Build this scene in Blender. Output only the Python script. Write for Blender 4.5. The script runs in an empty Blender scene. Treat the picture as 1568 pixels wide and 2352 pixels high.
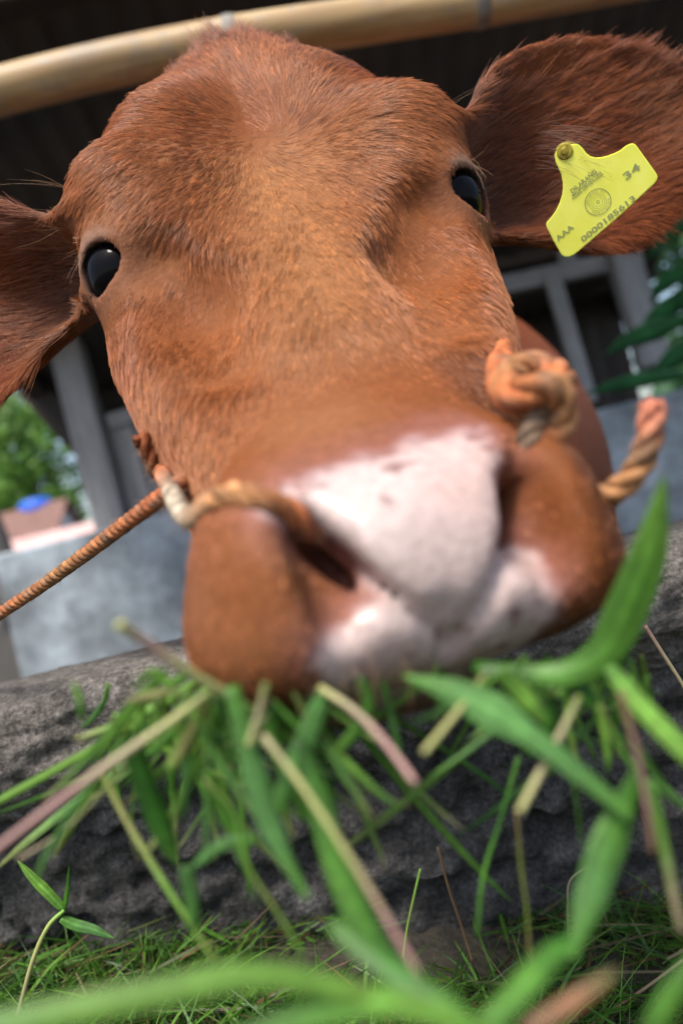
import bpy, bmesh, math, random
import numpy as np
from mathutils import Vector, Matrix

R = math.radians
rng = np.random.default_rng(7)
random.seed(7)
scene = bpy.context.scene
col = scene.collection

# ------------------------------------------------------------------ camera, sky, sun, exposure
CAM_H = 0.27
ROLL = R(13.5)
cam_d = bpy.data.cameras.new('camera')
cam = bpy.data.objects.new('camera', cam_d)
col.objects.link(cam)
cam.location = (0, 0, CAM_H)
cam.rotation_euler = (R(90), 0, 0)
cam.rotation_mode = 'QUATERNION'
cam.rotation_quaternion = (Matrix.Rotation(R(90), 4, 'X') @ Matrix.Rotation(-ROLL, 4, 'Z')).to_quaternion()
cam_d.sensor_fit = 'VERTICAL'
cam_d.sensor_height = 36.0
cam_d.lens = 28.0
cam_d.clip_start = 0.01
cam_d.clip_end = 2000
cam_d.dof.use_dof = True
cam_d.dof.focus_distance = 0.455
cam_d.dof.aperture_fstop = 4.2
cam_d.dof.aperture_blades = 0
scene.camera = cam

SUN_EL, SUN_AZ = R(62), R(-30)      # azimuth: direction the light comes from, measured from behind the camera
world = bpy.data.worlds.new('World'); scene.world = world
world.use_nodes = True
wn = world.node_tree.nodes; wl = world.node_tree.links
bg = wn['Background']
sky = wn.new('ShaderNodeTexSky'); sky.sky_type = 'NISHITA'; sky.sun_disc = False
sky.sun_elevation = SUN_EL; sky.sun_rotation = R(180) - SUN_AZ
sky.air_density = 1.0; sky.dust_density = 3.0; sky.ozone_density = 1.0
wl.new(sky.outputs[0], bg.inputs[0]); bg.inputs[1].default_value = 0.075
sun_d = bpy.data.lights.new('sun', 'SUN'); sun_d.energy = 1.5; sun_d.angle = R(16); sun_d.color = (1, .95, .88)
sun = bpy.data.objects.new('sun', sun_d); col.objects.link(sun)
sv = Vector((math.sin(SUN_AZ) * math.cos(SUN_EL), -math.cos(SUN_AZ) * math.cos(SUN_EL), math.sin(SUN_EL)))
sun.rotation_mode = 'QUATERNION'; sun.rotation_quaternion = sv.to_track_quat('Z', 'Y'); sun.location = (0, -3, 6)
scene.view_settings.view_transform = 'Standard'; scene.view_settings.look = 'None'
scene.view_settings.exposure = 1.72; scene.view_settings.gamma = 1
scene.render.engine = 'CYCLES'
scene.cycles.use_denoising = True
scene.cycles.max_bounces = 6

# ------------------------------------------------------------------ helpers
KPX = (2 * 12.0 / 28.0) / 1568.0
CR, SR = math.cos(ROLL), math.sin(ROLL)
def uv(px, py):
    a = (px - 784.0) * KPX; b = (1176.0 - py) * KPX
    return a * CR + b * SR, -a * SR + b * CR
def P(px, py, d):
    """place of a thing seen in that direction, d metres in front of the camera"""
    u, v = uv(px, py)
    return Vector((u * d, d, v * d + CAM_H))

def tag(o, label=None, cat=None, group=None, kind=None):
    if label: o['label'] = label
    if cat: o['category'] = cat
    if group: o['group'] = group
    if kind: o['kind'] = kind
    return o
def empty(name, loc=(0, 0, 0), label=None, cat=None, group=None):
    o = bpy.data.objects.new(name, None); col.objects.link(o); o.location = loc
    o.empty_display_size = .05
    return tag(o, label, cat, group)
def link(name, me, mat=None, parent=None, smooth=True):
    o = bpy.data.objects.new(name, me); col.objects.link(o)
    if mat is not None:
        me.materials.clear(); me.materials.append(mat)
    if parent is not None:
        o.parent = parent
        o.matrix_parent_inverse = Matrix.Translation(-Vector(parent.location))
    if smooth and hasattr(me, 'shade_smooth'): me.shade_smooth()
    return o
def mesh(name, verts, faces):
    me = bpy.data.meshes.new(name)
    verts = np.asarray(verts, dtype=np.float32).reshape(-1, 3)
    if isinstance(faces, np.ndarray):
        k = faces.shape[1]
        me.vertices.add(len(verts)); me.vertices.foreach_set('co', verts.ravel())
        me.loops.add(faces.size); me.loops.foreach_set('vertex_index', faces.astype(np.int32).ravel())
        me.polygons.add(len(faces)); me.polygons.foreach_set('loop_start', np.arange(0, faces.size, k, dtype=np.int32))
        me.update(calc_edges=True); me.validate()
    else:
        me.from_pydata([tuple(map(float, v)) for v in verts], [], faces); me.update()
    return me
def pchip(xs, ys):
    """smooth monotone table lookup"""
    xs = np.array(xs, float); ys = np.array(ys, float)
    h = np.diff(xs); dl = np.diff(ys) / h
    m = np.zeros(len(xs)); m[0] = dl[0]; m[-1] = dl[-1]
    for i in range(1, len(xs) - 1):
        m[i] = 0 if dl[i-1] * dl[i] <= 0 else (h[i-1] + h[i]) / (h[i-1] / dl[i-1] + h[i] / dl[i])
    X = np.linspace(xs[0], xs[-1], 400)
    k = np.clip(np.searchsorted(xs, X) - 1, 0, len(xs) - 2)
    s = (X - xs[k]) / h[k]
    Y = (2*s**3-3*s**2+1)*ys[k] + (s**3-2*s**2+s)*h[k]*m[k] + (-2*s**3+3*s**2)*ys[k+1] + (s**3-s**2)*h[k]*m[k+1]
    X = X.astype(np.float32); Y = Y.astype(np.float32)
    return lambda q: np.interp(q, X, Y).astype(np.float32)

def sstep(a, b, x):
    t = np.clip((x - a) / (b - a), 0, 1); return t * t * (3 - 2 * t)
# value noise in numpy
def vnoise(p, seed=0):
    p = np.asarray(p, dtype=np.float64)
    i = np.floor(p).astype(np.int64); f = p - i; f = f * f * (3 - 2 * f)
    def h(a, b, c):
        n = (a * 374761393 + b * 668265263 + c * 2147483647 + seed * 974634541) & 0xffffffff
        n = ((n ^ (n >> 13)) * 1274126177) & 0xffffffff
        n = (n ^ (n >> 16)) & 0xffffff
        return n / 16777215.0
    x, y, z = i[..., 0], i[..., 1], i[..., 2]; fx, fy, fz = f[..., 0], f[..., 1], f[..., 2]
    def lz(a, b): return h(a, b, z) * (1 - fz) + h(a, b, z + 1) * fz
    def ly(a): return lz(a, y) * (1 - fy) + lz(a, y + 1) * fy
    return ly(x) * (1 - fx) + ly(x + 1) * fx
def fbm(p, octs=4, seed=0):
    s = 0; a = 1; t = 0
    p = np.asarray(p, float)
    for k in range(octs):
        s = s + a * vnoise(p * (2.03 ** k), seed + k); t += a; a *= .5
    return s / t

# ------------------------------------------------------------------ materials
class NT:
    def __init__(s, name):
        s.m = bpy.data.materials.new(name); s.m.use_nodes = True
        s.t = s.m.node_tree; s.b = s.t.nodes['Principled BSDF']
        s.tc = None
    def n(s, typ, **kw):
        x = s.t.nodes.new(typ)
        for k, v in kw.items(): setattr(x, k, v)
        return x
    def l(s, a, b): s.t.links.new(a, b)
    def coord(s, scale=(1, 1, 1), kind='Object'):
        if s.tc is None: s.tc = s.n('ShaderNodeTexCoord')
        mp = s.n('ShaderNodeMapping'); mp.inputs['Scale'].default_value = scale
        s.l(s.tc.outputs[kind], mp.inputs[0]); return mp.outputs[0]
    def noise(s, scale, detail=4, rough=.55, vec=None, dist=0):
        x = s.n('ShaderNodeTexNoise'); x.inputs['Scale'].default_value = scale; x.inputs['Detail'].default_value = detail
        x.inputs['Roughness'].default_value = rough; x.inputs['Distortion'].default_value = dist
        s.l(vec if vec is not None else s.coord(), x.inputs['Vector']); return x.outputs[0]
    def ramp(s, fac, stops):
        x = s.n('ShaderNodeValToRGB'); e = x.color_ramp.elements
        while len(e) < len(stops): e.new(.5)
        for i, (p, c) in enumerate(stops):
            e[i].position = p; e[i].color = (*c, 1) if len(c) == 3 else c
        s.l(fac, x.inputs[0]); return x.outputs[0]
    def mix(s, fac, a, b, mode='MIX'):
        x = s.n('ShaderNodeMix', data_type='RGBA', blend_type=mode)
        for v, i in ((fac, 0), (a, 6), (b, 7)):
            if isinstance(v, (int, float)): x.inputs[i].default_value = v
            elif isinstance(v, tuple): x.inputs[i].default_value = (*v, 1)
            else: s.l(v, x.inputs[i])
        return x.outputs[2]
    def base(s, c):
        if isinstance(c, tuple): s.b.inputs['Base Color'].default_value = (*c, 1)
        else: s.l(c, s.b.inputs['Base Color'])
    def bump(s, h, strength=.3, dist=.01):
        x = s.n('ShaderNodeBump'); x.inputs['Strength'].default_value = strength; x.inputs['Distance'].default_value = dist
        s.l(h, x.inputs['Height']); s.l(x.outputs[0], s.b.inputs['Normal'])
    def set(s, **kw):
        for k, v in kw.items(): s.b.inputs[k.replace('_', ' ')].default_value = v
        return s

#### COW
# ------------------------------------------------------------------ the cow: one implicit surface, polygonised
YAW = R(4.8); CX, CD = 0.006, 0.455; ZS, ZP = .006, .030   # turn, place, drop and nod of the head
cy, sy = math.cos(YAW), math.sin(YAW)
def to_local(x, d, z):
    X = x - CX; D = d - CD
    dl = -X * sy + D * cy
    return X * cy + D * sy, dl + CD, z + ZS - ZP * dl
def to_world(xl, dl, z):
    D = dl - CD
    return np.stack([CX + xl * cy - D * sy, CD + xl * sy + D * cy, z - ZS + ZP * D], -1)
OD, OZ = 0.255, 0.0137
ED, EZ = 0.683, 0.731
T_  = [-.03, .00, .05, .11, .16, .20, .25, .30, .35, .40, .44, .475]
NF_ = [-.016, -.010, -.0125, -.024, -.024, -.019, -.013, -.008, -.004, -.002, -.006, -.03]
W_  = [.035, .046, .049, .056, .068, .081, .092, .098, .092, .071, .047, .018]
H_  = [.040, .065, .085, .115, .15, .175, .195, .20, .19, .165, .13, .06]
fNF, fW, fH = pchip(T_, NF_), pchip(T_, W_), pchip(T_, H_)

def ell(x, d, z, c, r, p=2.0):
    a = np.abs((x - c[0]) / r[0]); b = np.abs((d - c[1]) / r[1]); e = np.abs((z - c[2]) / r[2])
    if p == 2.0: q = np.sqrt(a*a + b*b + e*e)
    else: q = (a**p + b**p + e**p) ** (1 / p)
    return (q - 1) * min(r)
def rot_ell(x, d, z, c, M, r, p=2.0):
    """ellipsoid with axes given by the rows of M"""
    q = [ (x - c[0]) * M[i][0] + (d - c[1]) * M[i][1] + (z - c[2]) * M[i][2] for i in range(3)]
    return ell(q[0], q[1], q[2], (0, 0, 0), r, p)
def cap(x, d, z, a, b, ra, rb):
    """tapered capsule"""
    v = [b[i] - a[i] for i in range(3)]; L2 = sum(k * k for k in v)
    t = np.clip(((x - a[0]) * v[0] + (d - a[1]) * v[1] + (z - a[2]) * v[2]) / L2, 0, 1)
    return np.sqrt((x - a[0] - t * v[0])**2 + (d - a[1] - t * v[1])**2 + (z - a[2] - t * v[2])**2) - (ra + (rb - ra) * t)
def smin(a, b, k):
    h = np.maximum(k - np.abs(a - b), 0) / k
    return np.minimum(a, b) - h * h * k * .25
def smax(a, b, k): return -smin(-a, -b, k)

def basis(nrm, up):
    n_ = np.array(nrm, float); n_ /= np.linalg.norm(n_)
    u_ = np.array(up, float); u_ -= n_ * u_.dot(n_); u_ /= np.linalg.norm(u_)
    return np.array([np.cross(u_, n_), u_, n_])     # right, up, normal

EYE_C = np.array([.0892, .4465, .160]); EYE_R = .0205
EYE_N = np.array([.60, -.79, .08]); EYE_N /= np.linalg.norm(EYE_N)
EYE_B = basis(EYE_N, (0.25, 0.25, 1))

# ears: world frame; axis root -> tip, the bowl opens along 'face'
EARS = [dict(root=np.array([.112, .522, .172]), ax=np.array([.93, .22, .28]), face=np.array([-.10, -.95, -.08]), L=.235, W=.079),
        dict(root=np.array([-.108, .50, .178]), ax=np.array([-.95, .18, .06]), face=np.array([.10, -.95, -.05]), L=.20, W=.066)]
for e_ in EARS:
    a = e_['ax'] / np.linalg.norm(e_['ax']); f = e_['face'] - a * e_['face'].dot(a); f /= np.linalg.norm(f)
    e_['a'], e_['f'], e_['s'] = a, f, np.cross(a, f)
ear_w = pchip([-.1, 0, .12, .3, .5, .7, .86, .96, 1.02], [.22, .36, .58, .88, 1.0, .90, .60, .26, .02])

def ear_field(x, d, z, e):
    r0 = e['root']
    q = [(x - r0[0]) * e[k][0] + (d - r0[1]) * e[k][1] + (z - r0[2]) * e[k][2] for k in 'afs']
    t = q[0] / e['L']; w = ear_w(t) * e['W']
    sgn = q[2] / np.maximum(w, .004)
    # cupped: rims come towards the face side; deep near the root, flat near the tip
    cup = .032 * np.clip(1.15 - t, .15, 1.0) + .016 * np.exp(-((t - .22) / .2)**2)
    mid = cup * (np.clip(sgn, -1.3, 1.3) ** 2) - .012 - .010 * np.sin(np.clip(t, 0, 1) * 3.0) - .012 * np.exp(-((t - .22) / .18)**2 - (sgn / .55)**2) + .004 * np.cos(sgn * 7 + t * 3) * np.clip(1 - t, 0, 1)
    th = .0050 + .010 * np.clip(.35 - t, 0, 1)
    f1 = np.abs(q[1] - mid) * .80 - th
    f2 = np.abs(q[2]) - w
    f3 = np.maximum(-q[0] - .02, q[0] - e['L'])
    return smax(smax(f1, f2, .010), f3, .006)

MUZ_X, MUZ_YAW = -.0090, R(11)
cm_, sm_ = math.cos(MUZ_YAW), math.sin(MUZ_YAW)
def muzzle_frame(xl, dl):
    X = xl - MUZ_X; D = dl - .29
    return X * cm_ + D * sm_, .29 - X * sm_ + D * cm_
def head_field(x, d, z):
    xl, dl, z = to_local(x, d, z)
    xl0, dl0 = xl, dl
    ax = np.abs(xl)
    t = (dl - OD) * ED + (z - OZ) * EZ
    n = -(dl - OD) * EZ + (z - OZ) * ED
    nF, W, H = fNF(t), fW(t), fH(t)
    s = (nF - n) / H
    Wn = W * (1 + .10 * np.sin(np.clip(s, 0, 1) * math.pi)) * (1 - .25 * np.clip(s - .55, 0, 1))
    Wn = Wn * (1 - .46 * np.exp(-((t - .155) / .065)**2) * sstep(.46, .06, s))
    hn = np.abs(n - (nF - H / 2)) / (H / 2)
    p = 2.7
    q = ((ax / Wn) ** p + hn ** p) ** (1 / p)
    f = (q - 1) * np.minimum(Wn, H / 2) * .9
    ends = np.maximum(-.03 - t, t - .475)
    f = smax(f, ends, .02)
    # nasal bridge and flat forehead plate
    f = smin(f, ell(ax, n, t, (0, -.055, .155), (.037, .034, .115), 2.4), .018)
    # brow ridge over the orbit
    f = smin(f, ell(ax, dl, z, (.080, .470, .207), (.037, .040, .035)), .045)
    # orbit bulge
    f = smin(f, np.sqrt((ax - EYE_C[0])**2 + (dl - EYE_C[1])**2 + (z - EYE_C[2])**2) - .0236, .030)
    # cheekbone / facial crest from below the eye towards the muzzle
    f = smin(f, cap(ax, dl, z, (.078, .442, .112), (.054, .345, .035), .0255, .013), .028)
    f = smin(f, ell(ax, dl, z, (.062, .470, .055), (.031, .075, .085)), .05)
    # valley between bridge and crest, just in front of the eye
    f = smax(f, -cap(ax, dl, z, (.072, .404, .153), (.058, .386, .128), .0085, .0140), .024)
    f = smax(f, -cap(ax, dl, z, (.058, .386, .128), (.053, .357, .094), .0145, .0095), .024)
    # poll
    f = smin(f, ell(xl, dl, z, (.004, .550, .283), (.042, .050, .046)), .03)
    f = smin(f, ell(np.abs(xl + .004), dl, z, (.046, .522, .252), (.039, .046, .039)), .035)
    # muzzle, swung a little sideways as the cow chews
    xl, dl = muzzle_frame(xl, dl); ax = np.abs(xl)
    mz = rot_ell(xl, dl, z, (0, .286, -.009), ((1, 0, 0), (0, .993, .12), (0, -.12, .993)), (.067, .052, .0360), 2.6)
    f = smin(f, mz, .022)
    # nostril wings
    f = smin(f, ell(ax, dl, z, (.045, .268, .000), (.020, .030, .026)), .016)
    # flews at the sides of the upper lip
    f = smin(f, ell(ax, dl, z, (.050, .278, -.023), (.021, .034, .0175)), .018)
    # shallow fold above the nose pad
    f = smax(f, -ell(ax, dl, z, (.0, .306, .084), (.050, .026, .024)), .022)
    f = smin(f, rot_ell(xl, dl, z, (0, .287, .0215), ((1, 0, 0), (0, .875, .485), (0, -.485, .875)), (.050, .044, .020), 2.3), .010)
    
    # chin and lower lip, below a mouth line
    f = smin(f, ell(xl, dl, z, (.0, .325, -.056), (.042, .038, .016), 2.3), .008)
    # philtrum
    f = smax(f, -cap(xl, dl, z, (-.002, .232, -.026), (-.010, .236, -.046), .003, .004), .010)
    # nostrils
    for sgn in (-1, 1):
        f = smax(f, -ell(xl, dl, z, (sgn * .0345, .2385, -.003), (.0075, .0105, .017)), .010)
        M = basis((sgn * .35, -.93, .10), (sgn * .62, 0, .78))
        c = (sgn * .0262, .2375, -.004)
        f = smax(f, -rot_ell(xl, dl, z, c, M, (.0019 if sgn < 0 else .0014, .0215 if sgn < 0 else .017, .017)), .007)
        f = smax(f, -rot_ell(xl, dl, z, (sgn * .0300, .257, -.003), M, (.0028, .014, .018)), .005)
    # eye openings: almond cut through the lids
    xl, dl = xl0, dl0; ax = np.abs(xl)
    lid = np.sqrt((ax - EYE_C[0])**2 + (dl - EYE_C[1])**2 + (z - EYE_C[2])**2)
    q = [(ax - EYE_C[0]) * EYE_B[i][0] + (dl - EYE_C[1]) * EYE_B[i][1] + (z - EYE_C[2]) * EYE_B[i][2] for i in range(3)]
    # hooded upper lid
    ringd = np.sqrt((np.sqrt(q[0]**2 + (q[1] * 1.08)**2) - .0182)**2 + ((q[2] - .0118) * .8)**2) - .0027
    f = smin(f, ringd + np.clip(.003 - q[1], 0, 1) * .28, .007)
    f = smax(f, -(np.sqrt((np.sqrt(q[0]**2 + (q[1] * 1.02)**2) - .0262)**2 + (q[2] - .0125)**2) - .0012 + np.clip(.010 - q[1], 0, 1) * .35), .009)
    al = np.sqrt((q[0] / .0162)**2 + ((q[1] + .001) / .0122)**2) - 1
    cut = np.maximum(al * .0135, .006 - q[2])
    f = smax(f, -cut, .0035)
    f = np.maximum(f, -(lid - (EYE_R + .0004)) )
    return f

def body_field(x, d, z):
    f = cap(x, d, z, (.015, .62, .155), (.06, .95, .06), .105, .165)
    f = smin(f, cap(x, d, z, (.02, .60, .06), (.08, .95, -.03), .085, .16), .08)
    f = smin(f, ell(x, d, z, (.125, 1.16, -.01), (.225, .30, .29)), .12)
    f = smin(f, cap(x, d, z, (.14, 1.25, .00), (.28, 1.75, .01), .255, .24), .12)
    f = smin(f, ell(x, d, z, (.40, 1.95, .17), (.13, .17, .17)), .08)
    # folded legs
    for s in (-1, 1):
        f = smin(f, cap(x, d, z, (.12 + s * .12, 1.2, -.16), (.10 + s * .13, .93, -.265), .075, .05), .05)
        f = smin(f, cap(x, d, z, (.10 + s * .13, .93, -.265), (.12 + s * .14, 1.2, -.29), .045, .035), .03)
        f = smin(f, cap(x, d, z, (.32 + s * .14, 1.85, -.10), (.22 + s * .18, 1.55, -.22), .12, .06), .06)
        f = smin(f, cap(x, d, z, (.22 + s * .18, 1.55, -.22), (.30 + s * .18, 1.85, -.285), .05, .04), .03)
    return f

def cow_field(x, d, z):
    f = np.full(x.shape, 1.0, np.float32)
    hm = d < .80
    if hm.any():
        f[hm] = head_field(x[hm], d[hm], z[hm])
    bm_ = d > .42
    if bm_.any():
        f[bm_] = smin(f[bm_], body_field(x[bm_], d[bm_], z[bm_]).astype(np.float32), .05)
    for e in EARS:
        m = (d < .70) & (np.abs(x - e['root'][0]) < .25) & (np.sign(x) == np.sign(e['root'][0]))
        if m.any():
            f[m] = smin(f[m], ear_field(x[m], d[m], z[m], e).astype(np.float32), .022)
    return f

def axis(parts):
    out = []
    for a, b, h in parts:
        out.append(np.linspace(a, b, max(2, int(round((b - a) / h)) + 1))[:-1])
    out.append([parts[-1][1]])
    return np.concatenate(out).astype(np.float32)
HV = .0030
gx = axis([(-.36, -.345, .006), (-.345, .355, HV), (.355, .46, .006), (.46, .92, .016)])
gy = axis([(.215, .66, HV), (.66, .80, .006), (.80, 2.25, .016)])
gz = axis([(-.36, -.10, .012), (-.10, .365, HV), (.365, .45, .008)])

def polygonise(field, gx, gy, gz, B=12):
    nx, ny, nz = len(gx), len(gy), len(gz)
    F = np.ones((nx, ny, nz), np.float32)
    for i in range(0, nx, B):
        for j in range(0, ny, B):
            xs = gx[i:i+B]; ys = gy[j:j+B]
            # coarse test along z in blocks
            kc = np.arange(0, nz, B)
            cz = np.array([gz[min(k + B//2, nz - 1)] for k in kc], np.float32)
            cxv = np.full(cz.shape, xs[len(xs)//2], np.float32); cyv = np.full(cz.shape, ys[len(ys)//2], np.float32)
            v = field(cxv, cyv, cz)
            ext = np.array([gz[min(k + B, nz - 1)] - gz[k] for k in kc])
            rad = .5 * np.sqrt((xs[-1] - xs[0])**2 + (ys[-1] - ys[0])**2 + ext**2) + .012
            for k, val, rr in zip(kc, v, rad):
                if abs(val) > rr * 1.5:
                    F[i:i+B, j:j+B, k:k+B] = val
                else:
                    X, Y, Z = np.meshgrid(xs, ys, gz[k:k+B], indexing='ij')
                    F[i:i+B, j:j+B, k:k+B] = field(X, Y, Z)
    S = F < 0
    c = [S[a:nx-1+a, b:ny-1+b, e:nz-1+e] for a in (0, 1) for b in (0, 1) for e in (0, 1)]
    cnt = sum(q.astype(np.int8) for q in c)
    act = (cnt > 0) & (cnt < 8)
    ii, jj, kk = np.nonzero(act)
    idx = np.full(act.shape, -1, np.int64); idx[ii, jj, kk] = np.arange(len(ii))
    pos = np.zeros((len(ii), 3)); num = np.zeros(len(ii))
    G = (gx, gy, gz)
    corners = [(a, b, e) for a in (0, 1) for b in (0, 1) for e in (0, 1)]
    for p_ in range(8):
        for q_ in range(p_ + 1, 8):
            A, Bc = corners[p_], corners[q_]
            if sum(abs(A[m] - Bc[m]) for m in range(3)) != 1: continue
            fa = F[ii + A[0], jj + A[1], kk + A[2]]; fb = F[ii + Bc[0], jj + Bc[1], kk + Bc[2]]
            m = (fa < 0) != (fb < 0)
            t = np.where(m, fa / np.where(m, fa - fb, 1), 0)
            pa = np.stack([gx[ii + A[0]], gy[jj + A[1]], gz[kk + A[2]]], -1); pb = np.stack([gx[ii + Bc[0]], gy[jj + Bc[1]], gz[kk + Bc[2]]], -1)
            pos += np.where(m[:, None], pa + (pb - pa) * t[:, None], 0); num += m
    pos /= num[:, None]
    faces = []
    for ax_ in range(3):
        sl0 = [slice(None)] * 3; sl1 = [slice(None)] * 3
        sl0[ax_] = slice(0, -1); sl1[ax_] = slice(1, None)
        a = S[tuple(sl0)]; b = S[tuple(sl1)]
        e = np.argwhere(a != b)
        o1, o2 = [(1, 2), (2, 0), (0, 1)][ax_]
        ok = (e[:, o1] > 0) & (e[:, o2] > 0) & (e[:, o1] < F.shape[o1] - 1) & (e[:, o2] < F.shape[o2] - 1)
        e = e[ok]
        flip = a[tuple(e.T)]
        def cell(d1, d2):
            q = e.copy(); q[:, o1] -= d1; q[:, o2] -= d2
            return idx[tuple(q.T)]
        f4 = np.stack([cell(1, 1), cell(0, 1), cell(0, 0), cell(1, 0)], -1)
        f4[~flip] = f4[~flip][:, ::-1]
        faces.append(f4)
    faces = np.concatenate(faces)
    faces = faces[(faces >= 0).all(1)]
    # settle the points on the surface
    for it in range(3):
        h = 5e-4
        p32 = pos.astype(np.float32)
        v = field(p32[:, 0], p32[:, 1], p32[:, 2])
        g = np.stack([field(p32[:, 0] + h * (m == 0), p32[:, 1] + h * (m == 1), p32[:, 2] + h * (m == 2)) - v for m in range(3)], -1) / h
        st = v[:, None] * g / np.maximum((g**2).sum(1, keepdims=True), .15)
        pos -= np.clip(st, -.0015, .0015)
        # relax within the sheet
        acc = np.zeros_like(pos); n_ = np.zeros(len(pos))
        for m in range(4):
            np.add.at(acc, faces[:, m], pos[faces[:, (m + 1) % 4]] + pos[faces[:, (m + 3) % 4]]); np.add.at(n_, faces[:, m], 2)
        pos = pos * .55 + .45 * acc / np.maximum(n_, 1)[:, None]
    return pos, faces

cow_v, cow_f = polygonise(cow_field, gx, gy, gz)
# keep the largest connected sheet only (drops inner slivers)
cv = cow_v.copy()

def pt_in_poly(x, y, poly):
    ins = np.zeros(x.shape, bool); n_ = len(poly)
    for i in range(n_):
        x1, y1 = poly[i]; x2, y2 = poly[(i + 1) % n_]
        c = ((y1 > y) != (y2 > y)) & (x < (x2 - x1) * (y - y1) / (y2 - y1 + 1e-12) + x1)
        ins ^= c
    return ins
def poly_dist(x, y, poly):
    d = np.full(x.shape, 1e9); n_ = len(poly)
    for i in range(n_):
        a = np.array(poly[i]); b = np.array(poly[(i + 1) % n_]); v = b - a
        t = np.clip(((x - a[0]) * v[0] + (y - a[1]) * v[1]) / (v @ v), 0, 1)
        d = np.minimum(d, np.hypot(x - a[0] - t * v[0], y - a[1] - t * v[1]))
    return np.where(pt_in_poly(x, y, poly), -d, d)


# coat: pigment, with some painted light and shade, over the animal's own surface (muzzle-local x / height)
PAD = [(-.047, .018), (-.036, .0225), (-.024, .024), (-.010, .0265), (.004, .027), (.018, .0295), (.030, .029), (.034, .018), (.028, .002), (.027, -.010), (.030, -.014), (.034, -.018), (.034, -.034),
       (.020, -.060), (-.020, -.060), (-.040, -.056), (-.044, -.040), (-.044, -.023), (-.034, -.019), (-.018, -.015), (-.026, .001), (-.040, .014)]
def coat(p):
    """returns (rgb, bare) : colour and how bare the skin is"""
    xl, dl, z = to_local(p[:, 0], p[:, 1], p[:, 2])
    nz_ = fbm(p * 60, 3, 3)
    big = fbm(p * 14, 3, 11)
    base = np.array([.305, .092, .023]); pale = np.array([.410, .165, .058]); dark = np.array([.150, .050, .022])
    c = base + (pale - base) * sstep(.42, .75, big)[:, None] * .6
    t = (dl - OD) * ED + (z - OZ) * EZ
    # paler, tawny blaze down the bridge and a reddish crown
    br = np.exp(-(xl / .035)**2) * sstep(.08, .16, t) * (1 - sstep(.26, .32, t))
    c = c + (np.array([.45, .195, .062]) - c) * (br * .7)[:, None]
    cr = sstep(.37, .43, t) * (dl > .45)
    c = c + (np.array([.160, .048, .018]) - c) * (cr * .8)[:, None]
    # pale rings round the eyes
    ec = EYE_C + EYE_N * .012
    for sgn in (-1, 1):
        de = np.sqrt((xl - sgn * ec[0])**2 + (dl - ec[1])**2 + (z - ec[2])**2)
        ring = sstep(.034, .022, de)
        c = c + (np.array([.34, .15, .07]) - c) * (ring * .45)[:, None]
        up_ = (xl * sgn - EYE_C[0]) * EYE_B[1][0] + (dl - EYE_C[1]) * EYE_B[1][1] + (z - EYE_C[2]) * EYE_B[1][2]
        lid_ = sstep(.027, .021, de) * sstep(.003, .010, up_)
        c = c + (np.array([.40, .215, .115]) - c) * (lid_ * .8)[:, None]
        rim = sstep(.0195, .0165, de)
        c = c + (np.array([.020, .014, .012]) - c) * rim[:, None]
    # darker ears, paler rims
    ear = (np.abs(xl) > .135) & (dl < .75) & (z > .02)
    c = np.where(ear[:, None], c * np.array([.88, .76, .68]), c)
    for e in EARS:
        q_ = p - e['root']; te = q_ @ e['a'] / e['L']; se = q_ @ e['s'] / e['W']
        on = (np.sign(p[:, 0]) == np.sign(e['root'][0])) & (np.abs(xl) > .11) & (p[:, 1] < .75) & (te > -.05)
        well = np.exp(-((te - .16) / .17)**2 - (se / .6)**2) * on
        c = c * (1 - .50 * well[:, None])  # ear hollow darkened in the colour to deepen its shade
        tuft = np.exp(-((te - .82) / .14)**2 - ((se - .1) / .5)**2) * on
        c = c + (np.array([.30, .12, .05]) - c) * (.6 * tuft[:, None])
    bd_ = sstep(.70, .95, p[:, 1])
    c = c * (1 + bd_[:, None] * np.array([[.75, .40, .05]]))  # body warmed, and brightened in colour for the sun missing under the roof
    # bare pink-white nose pad and lip
    xm, dm = muzzle_frame(xl, dl)
    jx = (fbm(p * 110, 3, 21) - .5) * .010; jz = (fbm(p * 110, 3, 27) - .5) * .010
    dd = poly_dist(xm + jx, z + jz, PAD)
    front = (dm < .298)
    bare = np.where(front, sstep(.0045, -.0035, dd), 0)
    pink = np.array([.54, .37, .32]); white = np.array([.60, .475, .43])
    skin = pink + (white - pink) * sstep(.30, .70, big)[:, None]
    # freckles along the lip
    sp = np.maximum(sstep(.66, .76, vnoise(p * 300, 31)) * sstep(-.020, -.030, z), sstep(.72, .80, vnoise(p * 210, 33)) * sstep(.008, .014, z))
    skin = skin + (np.array([.22, .10, .085]) - skin) * (.85 * sp[:, None])
    # pinkish transition on nostril wings and above the pad
    tr = np.where(front, sstep(.016, -.002, dd), 0) * (z > -.03)
    c = c + (np.array([.42, .17, .115]) - c) * (tr * .7)[:, None]
    # dark inside of nostrils
    for sgn in (-1, 1):
        dn = np.sqrt((xm - sgn * .030)**2 + (dm - .264)**2 + (z + .003)**2)
        inn = sstep(.020, .012, dn)
        skin = skin + (np.array([.10, .035, .03]) - skin) * inn[:, None]
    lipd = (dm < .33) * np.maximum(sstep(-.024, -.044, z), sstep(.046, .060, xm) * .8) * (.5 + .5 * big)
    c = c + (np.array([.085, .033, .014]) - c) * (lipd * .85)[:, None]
    c = c + (skin - c) * bare[:, None]
    # grey-green stain from the cud under the lip
    st = sstep(-.046, -.056, z) * (dl < .30)
    c = c + (np.array([.16, .13, .07]) - c) * (st * .6)[:, None]
    return np.clip(c, 0, 1), bare

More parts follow.
